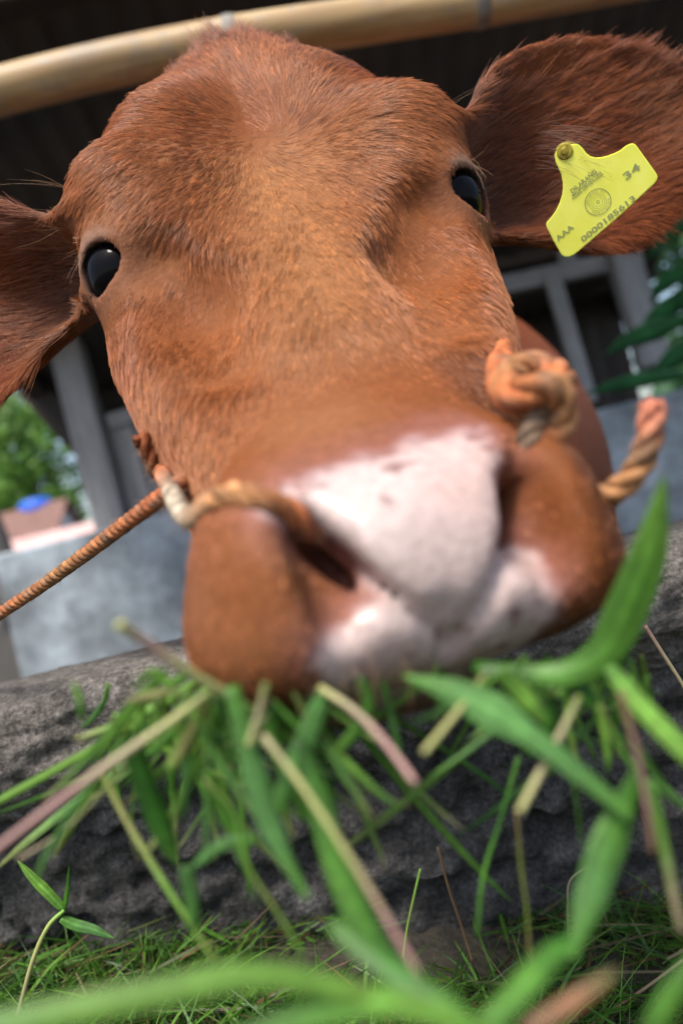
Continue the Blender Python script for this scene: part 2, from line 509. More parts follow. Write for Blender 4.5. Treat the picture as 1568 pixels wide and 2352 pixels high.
M = {}
k = NT('cow_hide')
at = k.n('ShaderNodeAttribute', attribute_name='coat')
st_ = k.coord((1, 1, 1))
nn = k.noise(240, 3, .6)
k.base(k.mix(k.ramp(nn, [(.3, (.78, .78, .78)), (.7, (1.15, 1.15, 1.15))]), (0, 0, 0), at.outputs['Color'], 'MIX'))
mul = k.mix(1.0, at.outputs['Color'], k.ramp(nn, [(.3, (.72, .72, .72)), (.7, (1, 1, 1))]), 'MULTIPLY')
k.base(mul)
ab = k.n('ShaderNodeAttribute', attribute_name='bare')
rr = k.n('ShaderNodeMapRange'); k.l(ab.outputs['Fac'], rr.inputs[0]); rr.inputs[3].default_value = .62; rr.inputs[4].default_value = .30
k.l(rr.outputs[0], k.b.inputs['Roughness'])
r2 = k.n('ShaderNodeMapRange'); k.l(ab.outputs['Fac'], r2.inputs[0]); r2.inputs[3].default_value = .08; r2.inputs[4].default_value = .5; k.l(r2.outputs[0], k.b.inputs['Specular IOR Level'])
k.set(Subsurface_Weight=.08, Subsurface_Radius=(.006, .003, .002), Subsurface_Scale=1.0)
k.bump(k.noise(420, 2, .6), .25, .002)
M['hide'] = k.m

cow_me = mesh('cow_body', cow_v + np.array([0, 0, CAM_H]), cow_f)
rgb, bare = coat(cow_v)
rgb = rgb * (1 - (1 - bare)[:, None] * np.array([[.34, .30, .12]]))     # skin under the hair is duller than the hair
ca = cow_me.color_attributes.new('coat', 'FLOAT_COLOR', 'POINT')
ca.data.foreach_set('color', np.concatenate([rgb, np.ones((len(rgb), 1))], 1).astype(np.float32).ravel())
ba = cow_me.attributes.new('bare', 'FLOAT', 'POINT'); ba.data.foreach_set('value', bare.astype(np.float32))
cow = empty('cow', (.2, 1.2, -.03), 'brown cow with a pink-white muzzle pushing its head over the concrete trough', 'cow')
link('body', cow_me, M['hide'], cow)

k = NT('eyeball'); k.base((.004, .0035, .004)); k.set(Roughness=.05, Specular_IOR_Level=.07)
M['eye'] = k.m
for sgn in (-1, 1):
    bm = bmesh.new(); bmesh.ops.create_uvsphere(bm, u_segments=48, v_segments=24, radius=EYE_R)
    me = bpy.data.meshes.new('eye'); bm.to_mesh(me); bm.free()
    o = link('eye', me, M['eye'], cow)
    ee = EYE_C + EYE_N * .0042
    w = to_world(np.array(sgn * ee[0]), np.array(ee[1]), np.array(ee[2]))
    o.location = (w[0], w[1], w[2] + CAM_H)


#### FUR
tri = np.concatenate([cow_f[:, [0, 1, 2]], cow_f[:, [0, 2, 3]]])
def tri_data(tri):
    a, b, c = cow_v[tri[:, 0]], cow_v[tri[:, 1]], cow_v[tri[:, 2]]
    n = np.cross(b - a, c - a); ar = np.linalg.norm(n, axis=1)
    return (a + b + c) / 3, n / np.maximum(ar, 1e-12)[:, None], ar / 2
tri = tri[cow_v[tri[:, 0], 1] < .80]
tc, tn, tar = tri_data(tri)
vn = np.zeros_like(cow_v); np.add.at(vn, tri.ravel(), np.repeat(tn * tar[:, None], 3, 0)); vn /= np.maximum(np.linalg.norm(vn, axis=1), 1e-12)[:, None]
xl, dl, zl = to_local(tc[:, 0], tc[:, 1], tc[:, 2])
dens = np.ones(len(tri))
view = -tc / np.linalg.norm(tc, axis=1)[:, None]
dens *= np.where((tn * view).sum(1) > -.35, 1, .12)
dens *= 1 - .97 * bare[tri].max(1)
for sgn in (-1, 1):
    ec = EYE_C + EYE_N * .012
    de = np.sqrt((xl - sgn * ec[0])**2 + (dl - ec[1])**2 + (zl - ec[2])**2)
    dens *= sstep(.0160, .0172, de)
dens *= np.where(tc[:, 1] > .62, .45, 1)
dens *= np.where(dl < .30, 1.1, 1)
def sample(N, dens):
    w = tar * dens; cdf = np.cumsum(w); cdf /= cdf[-1]
    k = np.searchsorted(cdf, rng.random(N))
    r1 = np.sqrt(rng.random(N)); r2 = rng.random(N)
    bc = np.stack([1 - r1, r1 * (1 - r2), r1 * r2], -1)
    p = (cow_v[tri[k]] * bc[:, :, None]).sum(1); n = (vn[tri[k]] * bc[:, :, None]).sum(1)
    return p, n / np.linalg.norm(n, axis=1)[:, None]
WHORL = to_world(np.array(.004), np.array(.468), np.array(.226))
def nrm(v): return v / np.maximum(np.linalg.norm(v, axis=-1, keepdims=True), 1e-9)
def ear_coords(p):
    out = []
    for e in EARS:
        q = p - e['root']
        out.append((q @ e['a'] / e['L'], q @ e['f'], q @ e['s'] / e['W']))
    return out
def vn3(p, s, seed): return np.stack([vnoise(p * s, seed + m) for m in range(3)], -1) - .5
from mathutils.kdtree import KDTree
def make_fur(N, dens, lscale=1.0, wild=0.0, lock=9):
    p, n = sample(N, dens)
    xl, dl, zl = to_local(p[:, 0], p[:, 1], p[:, 2])
    t = (dl - OD) * ED + (zl - OZ) * EZ
    r = p - WHORL; dist = np.linalg.norm(r, axis=1)
    flow = nrm(r) + .8 * np.cross(n, nrm(r)) * np.exp(-(dist / .045)**2)[:, None]
    # lower face lies down towards the muzzle
    down = to_world(np.zeros(1), np.array([OD]), np.array([OZ]))[0] - to_world(np.zeros(1), np.array([.47]), np.array([.23]))[0]; down /= np.linalg.norm(down)
    side = np.stack([np.sign(xl) * .35, np.zeros_like(xl), -.25 * np.ones_like(xl)], -1)
    wd = sstep(.26, .12, t)[:, None] * .8
    flow = flow * (1 - wd) + (down + side) * wd
    L = np.full(N, .0098)
    L = L + .0015 * sstep(.24, .36, t)
    L = np.where(dist < .02, .009, L)
    L = np.where(dist < .02, .011, L) * (.42 + .58 * sstep(.29, .37, dl))
    pol = sstep(.375, .415, t) * (np.abs(xl) < .10) * (dl < .66)
    L = L + .007 * pol
    crl = .12 + 1.1 * pol
    for sgn in (-1, 1):
        ec = EYE_C + EYE_N * .012
        de = np.sqrt((xl - sgn * ec[0])**2 + (dl - ec[1])**2 + (zl - ec[2])**2)
        L *= .24 + .76 * sstep(.018, .042, de)
    lift = np.full(N, .20) + .12 * pol
    tone = np.ones(N)
    for (et, ef, es), e in zip(ear_coords(p), EARS):
        on = (et > .06) & (et < 1.1) & (np.abs(es) < 1.4) & (np.sign(p[:, 0]) == np.sign(e['root'][0])) & (np.abs(xl) > .115) & (p[:, 1] < .72)
        inner = (n @ e['f']) > 0
        fl = e['a'][None] * 1.0 + e['s'][None] * (es * np.where(es * np.sign(e['s'][2]) > 0, .12, .5))[:, None]
        rim = np.abs(es) > .75
        fl = np.where((rim & (es * np.sign(e['s'][2]) < 0))[:, None], e['a'][None] * .6 + e['s'][None] * es[:, None] * .8, fl)
        flow = np.where(on[:, None], fl, flow)
        L = np.where(on, np.where(inner, .016, .010) * (.6 + .7 * rng.random(N) + 1.0 * (rng.random(N) < .06)) * np.where(np.abs(es) > .7, .7, 1), L)
        lift = np.where(on, np.where(inner, .30, .15) * np.where((np.abs(es) > .7) & (es * np.sign(e['s'][2]) > 0), .25, 1), lift)
        crl = np.where(on, .30, crl)
    nk = (dl > .60) & (np.abs(xl) < .14)
    flow = np.where(nk[:, None], np.array([.1, 1, -.15])[None], flow)
    flow = flow - n * (flow * n).sum(1, keepdims=True); flow = nrm(flow)
    c1 = vn3(p, 70, 41) * .7 + vn3(p, 300, 51) * .7
    flow = nrm(flow + c1 * (.26 + .7 * crl)[:, None] + rng.normal(0, .07 + wild, (N, 3)))
    flow = flow - n * (flow * n).sum(1, keepdims=True) * .85; flow = nrm(flow)
    L = L * lscale * (.65 + .6 * rng.random(N))
    lift = lift * (.6 + .8 * rng.random(N))
    K = 5
    ss = np.linspace(0, 1, K)
    cu = vn3(p, 160, 61) * crl[:, None] * 1.1 + rng.normal(0, .12, (N, 3)) * crl[:, None]
    pts = p[:, None] + L[:, None, None] * (flow[:, None] * ss[None, :, None] + n[:, None] * (lift[:, None, None] * (ss - .45 * ss**2)[None, :, None]) + cu[:, None] * (ss**2)[None, :, None])
    # locks: every hair leans to its lock's leading hair
    G = max(200, N // lock); kd = KDTree(G)
    for i in range(G): kd.insert(p[i], i)
    kd.balance()
    own = np.fromiter((kd.find(q)[1] for q in p), int, N)
    pull = (.50 * ss**1.2)[None, :, None] * (.75 + .25 * rng.random(N))[:, None, None]
    lead = pts[own] + (L / L[own] - 1).clip(-.3, .3)[:, None, None] * 0
    pts = pts + (lead - pts) * pull
    pts -= n[:, None] * .0006
    c, _ = coat(p)
    tone = (.74 + .52 * rng.random(G))[own]
    g = tone * (.80 + .40 * rng.random(N))
    gold = sstep(.86, 1.0, rng.random(G))[own][:, None]
    c = c * g[:, None] * (1 + gold * np.array([.30, .34, .36]))
    return pts, c
def add_curves(name, pts, colr, rad, mat, parent):
    N, K, _ = pts.shape
    hc = bpy.data.hair_curves.new(name); hc.add_curves([K] * N)
    off = -np.array(parent.location) * 0
    hc.attributes['position'].data.foreach_set('vector', (pts + np.array([0, 0, CAM_H])).astype(np.float32).ravel())
    ra = hc.attributes.get('radius') or hc.attributes.new('radius', 'FLOAT', 'POINT')
    prof = np.linspace(1, .25, K)[None] * (np.asarray(rad).reshape(-1, 1) * np.ones((N, 1)))
    ra.data.foreach_set('value', prof.astype(np.float32).ravel())
    fc = hc.attributes.new('fur_color', 'FLOAT_COLOR', 'CURVE')
    fc.data.foreach_set('color', np.concatenate([colr, np.ones((N, 1))], 1).astype(np.float32).ravel())
    o = bpy.data.objects.new(name, hc); col.objects.link(o); hc.materials.append(mat)
    o.parent = parent; o.matrix_parent_inverse = Matrix.Translation(-Vector(parent.location))
    return o
k = NT('fur')
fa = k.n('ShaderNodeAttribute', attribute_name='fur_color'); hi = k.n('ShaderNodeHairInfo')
k.base(k.mix(1.0, fa.outputs['Color'], k.ramp(hi.outputs['Intercept'], [(0, (.60, .56, .52)), (.5, (1, 1, 1)), (1, (1.3, 1.3, 1.3))]), 'MULTIPLY'))  # roots tinted dark as painted shade between hairs, tips lightened
k.set(Roughness=.42, Specular_IOR_Level=.48); M['fur'] = k.m
scene.cycles_curves.shape = 'RIBBONS'
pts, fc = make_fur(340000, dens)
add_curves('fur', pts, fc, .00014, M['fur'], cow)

wk = []
def strand(a, b, sag, n=1, spread=.004):
    for _ in range(n):
        p0 = np.array(a) + rng.normal(0, .0012, 3); p1 = np.array(b) + rng.normal(0, spread, 3); mid = (p0 + p1) / 2 + np.array(sag)
        t = np.linspace(0, 1, 5)[:, None]
        wk.append((1 - t)**2 * p0 + 2 * t * (1 - t) * mid + t * t * p1)
def Q(px, py, d): return np.array(P(px, py, d)) - np.array([0, 0, CAM_H])
strand(Q(160, 435, .47), Q(40, 405, .46), (0, 0, .003), 4, .005); strand(Q(158, 430, .47), Q(-20, 425, .46), (0, 0, .004), 2, .003)
strand(Q(155, 470, .47), Q(40, 462, .46), (0, 0, -.006), 2, .004); strand(Q(160, 515, .46), Q(60, 540, .45), (0, 0, -.004), 3, .004)
strand(Q(1040, 240, .49), Q(1125, 195, .50), (0, 0, .002), 3, .004)
tag_hair = slice(len(wk), len(wk) + 70)
for _ in range(70):
    y_ = rng.uniform(290, 400); strand(Q(rng.uniform(1225, 1290), y_ - 12, .482), Q(rng.uniform(1330, 1420), y_ + rng.uniform(-10, 40), .463), (0, -.006, .002), 1, .002)
for _ in range(26):
    px_, py_ = rng.uniform(560, 960), rng.uniform(1470, 1540); strand(Q(px_, py_, .238), Q(px_ + rng.uniform(-60, 40), py_ + rng.uniform(40, 110), .226), (0, -.004, 0), 1, .002)
strand(Q(215, 560, .432), Q(170, 600, .415), (-.004, 0, 0), 10, .006)
strand(Q(1070, 370, .445), Q(1110, 400, .43), (.004, 0, 0), 8, .006)
n_light = len(wk)
for sgn in (-1, 1):
    for th in np.linspace(.35, 2.8, 26):
        th = th + rng.normal(0, .04)
        r0 = EYE_C + EYE_B[0] * .0158 * math.cos(th) + EYE_B[1] * (.0120 * math.sin(th) - .001) + EYE_N * .0175
        r1 = r0 + EYE_N * .0075 + EYE_B[1] * .0035 + EYE_B[0] * .004 * math.cos(th)
        a0, a1 = [to_world(np.array(sgn * q_[0]), np.array(q_[1]), np.array(q_[2])) for q_ in (r0, r1)]
        strand(a0, a1, (0, 0, -.0015), 1, .0012)
wk_c = np.tile(np.array([[.30, .17, .08]]), (len(wk), 1)) * (.6 + .8 * rng.random((len(wk), 1)))
wk_c[n_light:] = [.03, .014, .008]; wk_c[tag_hair] = [.13, .05, .022]
add_curves('whiskers', np.array(wk), wk_c, .00010, M['fur'], cow)
def surf(px, py, lo=.2, hi=.75, off=0.0):
    """first touch of the cow along a sight line"""
    u, v = uv(px, py); dd = np.linspace(lo, hi, 700).astype(np.float32)
    f = cow_field((u * dd).astype(np.float32), dd, (v * dd).astype(np.float32))
    i = np.argmax(f < 0)
    return None if not (f < 0).any() else float(dd[i]) + off
def PS(px, py, dflt, off=-.003):
    d = surf(px, py); return P(px, py, dflt if d is None or abs(d - dflt) > .06 else d + off)

#### SETTING
def box(x0, x1, y0, y1, z0, z1):
    v = [(x, y, z) for x in (x0, x1) for y in (y0, y1) for z in (z0, z1)]
    f = [(0, 1, 3, 2), (4, 6, 7, 5), (0, 4, 5, 1), (2, 3, 7, 6), (0, 2, 6, 4), (1, 5, 7, 3)]
    return v, f
def bevel_box(sx, sy, sz, bev=.004, jitter=0, seed=0):
    """box centred on the origin, worn edges"""
    bm = bmesh.new(); bmesh.ops.create_cube(bm, size=1)
    rr = random.Random(seed)
    for v in bm.verts:
        v.co = Vector((v.co.x * sx, v.co.y * sy, v.co.z * sz))
        if jitter: v.co += Vector((rr.uniform(-1, 1), rr.uniform(-1, 1), rr.uniform(-1, 1))) * jitter
    bmesh.ops.bevel(bm, geom=bm.edges[:], offset=bev, segments=1, affect='EDGES')
    me = bpy.data.meshes.new('board'); bm.to_mesh(me); bm.free(); return me
def beam(name, a, b, w, t, mat, parent=None, up=(0, -1, 0), seed=0):
    """straight timber from a to b, w wide across 'up x axis', t thick"""
    a, b = Vector(a), Vector(b); ax_ = (b - a); L = ax_.length; z = ax_.normalized()
    y = Vector(up); y = (y - z * y.dot(z)).normalized(); x = y.cross(z)
    o = link(name, bevel_box(w, t, L, min(w, t) * .08, min(w, t) * .03, seed), mat, None, smooth=False)
    mw = Matrix((x, y, z)).transposed().to_4x4(); mw.translation = (a + b) / 2
    if parent is not None:
        o.parent = parent; o.matrix_parent_inverse = Matrix.Translation(-Vector(parent.location))
    o.matrix_basis = mw
    return o
def spline(pts, n):
    """Catmull-Rom through the points (any dimension)"""
    p = np.array(pts, float); p = np.vstack([2 * p[0] - p[1], p, 2 * p[-1] - p[-2]])
    m = len(p) - 3; t = np.linspace(0, m - 1e-9, n); k = t.astype(int); f = (t - k)[:, None]
    a, b, c, d = p[k], p[k + 1], p[k + 2], p[k + 3]
    return .5 * (2 * b + (c - a) * f + (2 * a - 5 * b + 4 * c - d) * f**2 + (3 * b - a - 3 * c + d) * f**3)
def frames(pts):
    T = np.gradient(pts, axis=0); T /= np.linalg.norm(T, axis=1)[:, None]
    N = np.zeros_like(T); a = np.array([0, 0, 1.]) if abs(T[0][2]) < .9 else np.array([1., 0, 0])
    n = a - T[0] * a.dot(T[0]); N[0] = n / np.linalg.norm(n)
    for i in range(1, len(T)):
        n = N[i-1] - T[i] * N[i-1].dot(T[i]); N[i] = n / np.linalg.norm(n)
    return T, N, np.cross(T, N)
def tube(pts, rad, seg=10, capped=True):
    pts = np.asarray(pts, float); n = len(pts); rad = np.ones(n) * rad
    T, N, B = frames(pts)
    an = np.linspace(0, 2 * math.pi, seg, endpoint=False)
    V = pts[:, None] + rad[:, None, None] * (np.cos(an)[None, :, None] * N[:, None] + np.sin(an)[None, :, None] * B[:, None])
    f = []
    for i in range(n - 1):
        for j in range(seg):
            f.append((i * seg + j, i * seg + (j + 1) % seg, (i + 1) * seg + (j + 1) % seg, (i + 1) * seg + j))
    if capped: f.append(tuple(range(seg))[::-1]); f.append(tuple((n - 1) * seg + j for j in range(seg)))
    return V.reshape(-1, 3), f
def join(parts):
    V = []; F = []; o = 0
    for v, f in parts:
        V.append(np.asarray(v, float)); F += [tuple(i + o for i in q) for q in f]; o += len(v)
    return np.concatenate(V), F
def color_attr(me, c, name='tint'):
    a = me.color_attributes.new(name, 'FLOAT_COLOR', 'POINT')
    c = np.asarray(c, float)
    a.data.foreach_set('color', np.concatenate([c, np.ones((len(c), 1))], 1).astype(np.float32).ravel())

k = NT('concrete_rough')
va = k.coord()
a = k.noise(7, 5, .6); b = k.noise(75, 6, .72); e = k.noise(22, 4, .6)
c = k.ramp(a, [(.28, (.085, .076, .066)), (.5, (.165, .148, .130)), (.75, (.245, .225, .205))])
c = k.mix(1.0, c, k.ramp(b, [(.32, (.40, .40, .40)), (.5, (.9, .9, .9)), (.68, (1.35, 1.35, 1.35))]), 'MULTIPLY')
fg = k.noise(330, 4, .7)
c = k.mix(1.0, c, k.ramp(fg, [(.30, (.45, .45, .45)), (.52, (1, 1, 1)), (.70, (1.7, 1.7, 1.7))]), 'MULTIPLY')
c = k.mix(k.ramp(e, [(.58, (0, 0, 0)), (.70, (.8, .8, .8))]), c, (.055, .052, .048))
at = k.n('ShaderNodeAttribute', attribute_name='tint')
c = k.mix(1.0, c, at.outputs['Color'], 'MULTIPLY')
k.base(c); k.set(Roughness=.93, Specular_IOR_Level=.25); k.bump(b, .9, .008); M['conc'] = k.m
k = NT('cement_wall')
a = k.noise(4.5, 6, .65); b = k.noise(30, 4, .6)
c = k.ramp(a, [(.32, (.15, .17, .18)), (.48, (.27, .31, .33)), (.66, (.47, .54, .58))])
c = k.mix(1.0, c, k.ramp(b, [(.3, (.75, .75, .75)), (.7, (1.1, 1.1, 1.1))]), 'MULTIPLY')
k.base(c); k.set(Roughness=.8); k.bump(b, .3, .01); M['cement'] = k.m
k = NT('soil'); k.base(k.ramp(k.noise(60, 5), [(.3, (.018, .015, .010)), (.7, (.06, .05, .034))])); k.set(Roughness=.95); k.bump(k.noise(120, 5), .8, .01); M['soil'] = k.m
def wood(name, c0, c1, sc=(30, 30, 2)):
    k = NT(name); v = k.coord(sc); n1 = k.noise(1.0, 5, .6, v, .6); n2 = k.noise(5, 3, .6, v)
    c = k.ramp(n1, [(.3, c0), (.7, c1)])
    c = k.mix(1.0, c, k.ramp(n2, [(.35, (.7, .7, .7)), (.7, (1.1, 1.1, 1.1))]), 'MULTIPLY')
    k.base(c); k.set(Roughness=.8); k.bump(n2, .3, .004); return k.m
M['grey_wood'] = wood('grey_wood', (.24, .235, .23), (.44, .43, .42))
M['dark_wood'] = wood('dark_wood', (.020, .015, .011), (.055, .040, .028))
M['brown_wood'] = wood('brown_wood', (.06, .045, .035), (.13, .10, .08))
k = NT('rusty_sheet'); v = k.coord((1, 1, 1)); n1 = k.noise(3, 5, .6, v)
k.base(k.ramp(n1, [(.35, (.035, .040, .044)), (.65, (.085, .072, .058))])); k.set(Roughness=.7, Metallic=.2); M['sheet'] = k.m

def ground_z(x, y):
    near = sstep(1.6, .75, np.abs(x)) * sstep(.95, .70, y) * sstep(-1.2, -.2, y)
    return near * (-.052 - .17 * np.clip(x, -.6, .6)) - .06 * (1 - near)
ga = np.concatenate([[-600, -60, -10, -4], np.linspace(-2, 2, 121), [4, 10, 60, 600]])
gX, gY = np.meshgrid(ga, ga, indexing='ij'); gZ = ground_z(gX, gY); gZ[(np.abs(gX) > 3) | (np.abs(gY) > 3)] = -.06
I = np.arange(gX.size).reshape(gX.shape)
g = link('ground', mesh('ground', np.stack([gX, gY, gZ], -1), np.stack([I[:-1, :-1], I[1:, :-1], I[1:, 1:], I[:-1, 1:]], -1).reshape(-1, 4)), M['soil']); tag(g, kind='structure')

# --- trough: rough cast concrete, rounded lip, crack and undercut below it
prof = spline([(.612, -.20), (.604, -.10), (.594, .0), (.582, .07), (.575, .108), (.562, .124), (.546, .132), (.537, .150), (.535, .174), (.5375, .188), (.545, .1965), (.560, .200), (.590, .2012), (.632, .2008), (.645, .197), (.650, .17), (.652, .0)], 170)
xs = np.linspace(-1.25, 1.25, 620)
V = np.zeros((len(xs), len(prof), 3))
V[:, :, 0] = xs[:, None]; V[:, :, 1] = prof[None, :, 0]; V[:, :, 2] = prof[None, :, 1]
tt = np.gradient(prof, axis=0); nn_ = np.stack([-tt[:, 1], tt[:, 0]], -1); nn_ /= np.linalg.norm(nn_, axis=1)[:, None]
q = V.reshape(-1, 3)
low = sstep(.135, .105, V[:, :, 2])
D = (fbm(q * 9, 3, 101).reshape(V.shape[:2]) - .5) * .007
D += (fbm(q * 45, 4, 111).reshape(V.shape[:2]) - .5) * (.007 + .022 * low)
D += (fbm(q * 150, 2, 115).reshape(V.shape[:2]) - .5) * .005
pit = vnoise(q * np.array([34, 34, 52]), 121).reshape(V.shape[:2])
D -= sstep(.70, .9, pit) * (.004 + .012 * low)
crust = fbm(q * np.array([16, 16, 42]), 3, 141).reshape(V.shape[:2])
D += sstep(.50, .56, crust) * .006 * low
# cracks: wandering lines
def crack(z0, amp, fr, seed, wd, dep):
    zz = z0 + amp * (fbm(np.stack([xs * fr, xs * 0, xs * 0 + seed], -1), 4, seed) - .5)
    zz = zz + amp * .3 * (vnoise(np.stack([xs * fr * 9, xs * 0, xs * 0], -1), seed + 5) - .5)
    on = sstep(.38, .5, vnoise(np.stack([xs * 3.1, xs * 0 + 3, xs * 0], -1), seed + 9))
    return -dep * np.exp(-((V[:, :, 2] - zz[:, None]) / wd)**2) * on[:, None]
D += crack(.128, .030, 3.0, 5, .0032, .020) + crack(.075, .05, 4.0, 6, .0026, .014) + crack(.105, .06, 5.5, 8, .0022, .010) + crack(.03, .06, 4.5, 12, .0026, .012)
D *= 1 - .65 * sstep(.185, .197, V[:, :, 2])
V[:, :, 1] += nn_[None, :, 0] * D
V[:, :, 2] += nn_[None, :, 1] * D
n0, n1 = V.shape[:2]
I = np.arange(n0 * n1).reshape(n0, n1)
F = np.stack([I[:-1, :-1], I[1:, :-1], I[1:, 1:], I[:-1, 1:]], -1).reshape(-1, 4)
me = mesh('trough', V.reshape(-1, 3), F)
# damp dirt splashed up from the ground, with its own ragged edge
dirt = sstep(-.02, .035, .125 + .07 * (fbm(q * 11, 4, 131) - .5) - q[:, 2])
color_attr(me, (1 - dirt[:, None] * np.array([[.55, .53, .50]])) * (1 + .7 * (sstep(.56, .64, fbm(q * np.array([30, 30, 50]), 3, 151)) * dirt)[:, None]))
tr = link('trough', me, M['conc']); tag(tr, 'rough dark concrete trough wall with cracks below the muzzle', 'trough')

# --- shed: low cement wall, posts, boards, window frame, corrugated roof
bw = empty('cement_wall', (.9, 2.66, 0), 'low blue-grey cement wall behind the cow', 'wall')
me = bevel_box(3.6, .12, .46, .008, .004, 3); bmx = bmesh.new(); bmx.from_mesh(me)
bmesh.ops.subdivide_edges(bmx, edges=bmx.edges[:], cuts=5, use_grid_fill=True); bmx.to_mesh(me); bmx.free()
o = link('slab', me, M['cement'], bw, smooth=False); o.location = (.66, 2.66, .17)
shed = empty('shed', (.2, 3.0, 0), 'dark open shed with grey timber frame and corrugated roof', 'shed')
def u2x(px, py, d): return P(px, py, d)
beam('post', (-.775, 2.78, .0), (-.80, 2.78, 1.15), .105, .09, M['grey_wood'], shed, seed=1)
for i in range(4):   # board partition beside the post
    x = -.675 + i * .088
    beam('plank', (x, 2.80 + .004 * (i % 2), .30), (x - .01, 2.80 + .004 * (i % 2), .78 + .012 * (i % 3)), .082, .02, M['grey_wood'], shed, seed=10 + i)
beam('rail', (-.72, 2.785, .765), (-.34, 2.785, .79), .05, .03, M['grey_wood'], shed, up=(0, -1, 0), seed=20)
# window frame at the other end
d_ = 2.85
def wp(px, py, d=d_): return P(px, py, d)
beam('rail', wp(1100, 668), wp(1470, 588), .062, .05, M['grey_wood'], shed, seed=21)
beam('rail', wp(1100, 612, 2.90), wp(1440, 545, 2.90), .05, .04, M['brown_wood'], shed, seed=27)
beam('mullion', wp(1262, 622, 2.83), wp(1352, 925, 2.83), .055, .04, M['grey_wood'], shed, seed=22)
beam('mullion', wp(1405, 600, 2.84), wp(1490, 860, 2.84), .05, .04, M['brown_wood'], shed, seed=23)
beam('mullion', wp(1278, 480, 2.86), wp(1308, 630, 2.86), .06, .04, M['grey_wood'], shed, seed=24)
beam('post', wp(1365, 360, 2.80), wp(1500, 840, 2.80), .10, .08, M['grey_wood'], shed, seed=25)
# dark boarded back
for i in range(17):
    x = -.80 + i * .128
    beam('wall_board', (x, 3.30, .0), (x, 3.30, 1.0), .122, .02, M['dark_wood'], shed, seed=40 + i)
# corrugated sheets: ribs run from eave to back
def sheet(x0, x1, z_off):
    nx_ = int((x1 - x0) / .012); X = np.linspace(x0, x1, nx_); Y = np.linspace(1.55, 3.45, 12)
    XX, YY = np.meshgrid(X, Y, indexing='ij'); ZZ = 1.52 - .37 * (YY - 1.55) + .010 * np.sin(XX * 2 * math.pi / .076) + z_off
    I = np.arange(XX.size).reshape(XX.shape)
    top = np.stack([XX, YY, ZZ], -1).reshape(-1, 3); bot = top - [0, 0, .0015]
    F1 = np.stack([I[:-1, :-1], I[1:, :-1], I[1:, 1:], I[:-1, 1:]], -1).reshape(-1, 4); F2 = F1[:, ::-1] + XX.size
    ring = np.concatenate([I[:, 0], I[-1, 1:], I[-2::-1, -1], I[0, -2:0:-1]])
    r2 = np.roll(ring, -1); F3 = np.stack([ring, ring + XX.size, r2 + XX.size, r2], -1)
    return mesh('sheet', np.concatenate([top, bot]), np.concatenate([F1, F2, F3]))
for i in range(4):
    x0 = -1.02 + i * .60
    link('roof_sheet', sheet(x0, x0 + .64, .004 * (i % 2) + .002 * i), M['sheet'], shed)
beam('purlin', (-1.02, 1.62, 1.455), (1.4, 1.62, 1.475), .09, .07, M['dark_wood'], shed, seed=60)
beam('purlin', (-1.02, 2.35, 1.175), (1.4, 2.35, 1.185), .08, .07, M['dark_wood'], shed, seed=61)
beam('purlin', (-1.02, 3.10, .90), (1.4, 3.10, .905), .08, .07, M['dark_wood'], shed, seed=62)
beam('rafter', (-.97, 1.58, 1.44), (-.97, 3.35, .80), .07, .07, M['dark_wood'], shed, seed=63)
beam('rafter', (1.33, 1.58, 1.44), (1.33, 3.35, .80), .07, .07, M['dark_wood'], shed, seed=64)
beam('brace', (-1.0, 2.9, .99), (-.78, 2.9, .60), .10, .03, M['dark_wood'], shed, seed=65)

# --- bamboo rail across the stall
k = NT('bamboo'); v = k.coord((3, 40, 40)); n1 = k.noise(1, 4, .6, v); n2 = k.noise(9, 4, .6)
c = k.ramp(n1, [(.3, (.27, .16, .06)), (.55, (.42, .28, .125)), (.75, (.56, .43, .25))])
n3 = k.noise(26, 5, .65, k.coord((1, 3, 3)))
c = k.mix(k.ramp(n2, [(.50, (0, 0, 0)), (.72, (.75, .75, .75))]), c, (.20, .165, .12))
c = k.mix(k.ramp(n3, [(.55, (0, 0, 0)), (.68, (.7, .7, .7))]), c, (.26, .23, .19))
k.base(c); k.set(Roughness=.48, Specular_IOR_Level=.35); k.bump(n1, .06, .003); M['bamboo'] = k.m
k = NT('bamboo_node'); k.base(k.ramp(k.noise(30, 4), [(.3, (.10, .09, .07)), (.7, (.32, .29, .24))])); k.set(Roughness=.7); M['bnode'] = k.m
bd = 1.28
bpts = spline([np.array(P(*q_, bd)) for q_ in ((-1100, 470), (-420, 318), (0, 210), (270, 144), (540, 92), (820, 50), (1104, 8), (1400, -42), (1900, -130))], 140)
bam = empty('bamboo_pole', tuple(bpts[70]), 'thick pale bamboo pole across the stall above the cow', 'pole')
rad_b = np.linspace(.0365, .0335, 140)
cuts = [0, 18, 62, 101, 126, 139]
def nearest(px, py): return int(np.argmin(np.linalg.norm(bpts - np.array(P(px, py, bd)), axis=1)))
cuts = [0, nearest(-620, 362), nearest(-60, 225), nearest(540, 92), nearest(1104, 8), nearest(1600, -75), 139]
for a_, b_ in zip(cuts[:-1], cuts[1:]):
    nn2 = (b_ - a_) * 3; seg = spline(bpts[a_:b_ + 1], nn2)
    tq = np.linspace(0, 1, nn2); r = np.interp(np.linspace(a_, b_, nn2), np.arange(140), rad_b) * (1 + .045 * (np.exp(-(tq / .03)**2) + np.exp(-((1 - tq) / .03)**2)))
    link('culm_segment', mesh('culm', *tube(seg, r, 28)), M['bamboo'], bam)
for c_ in cuts[1:-1]:
    T, N_, B_ = frames(bpts)
    dirv = T[c_]; w_ = np.linspace(-.011, .011, 7)
    link('culm_node', mesh('node', *tube(bpts[c_] + w_[:, None] * dirv[None], rad_b[c_] * (1.035 + .05 * np.cos(w_ / .011 * 1.4)), 28)), M['bnode'], bam)

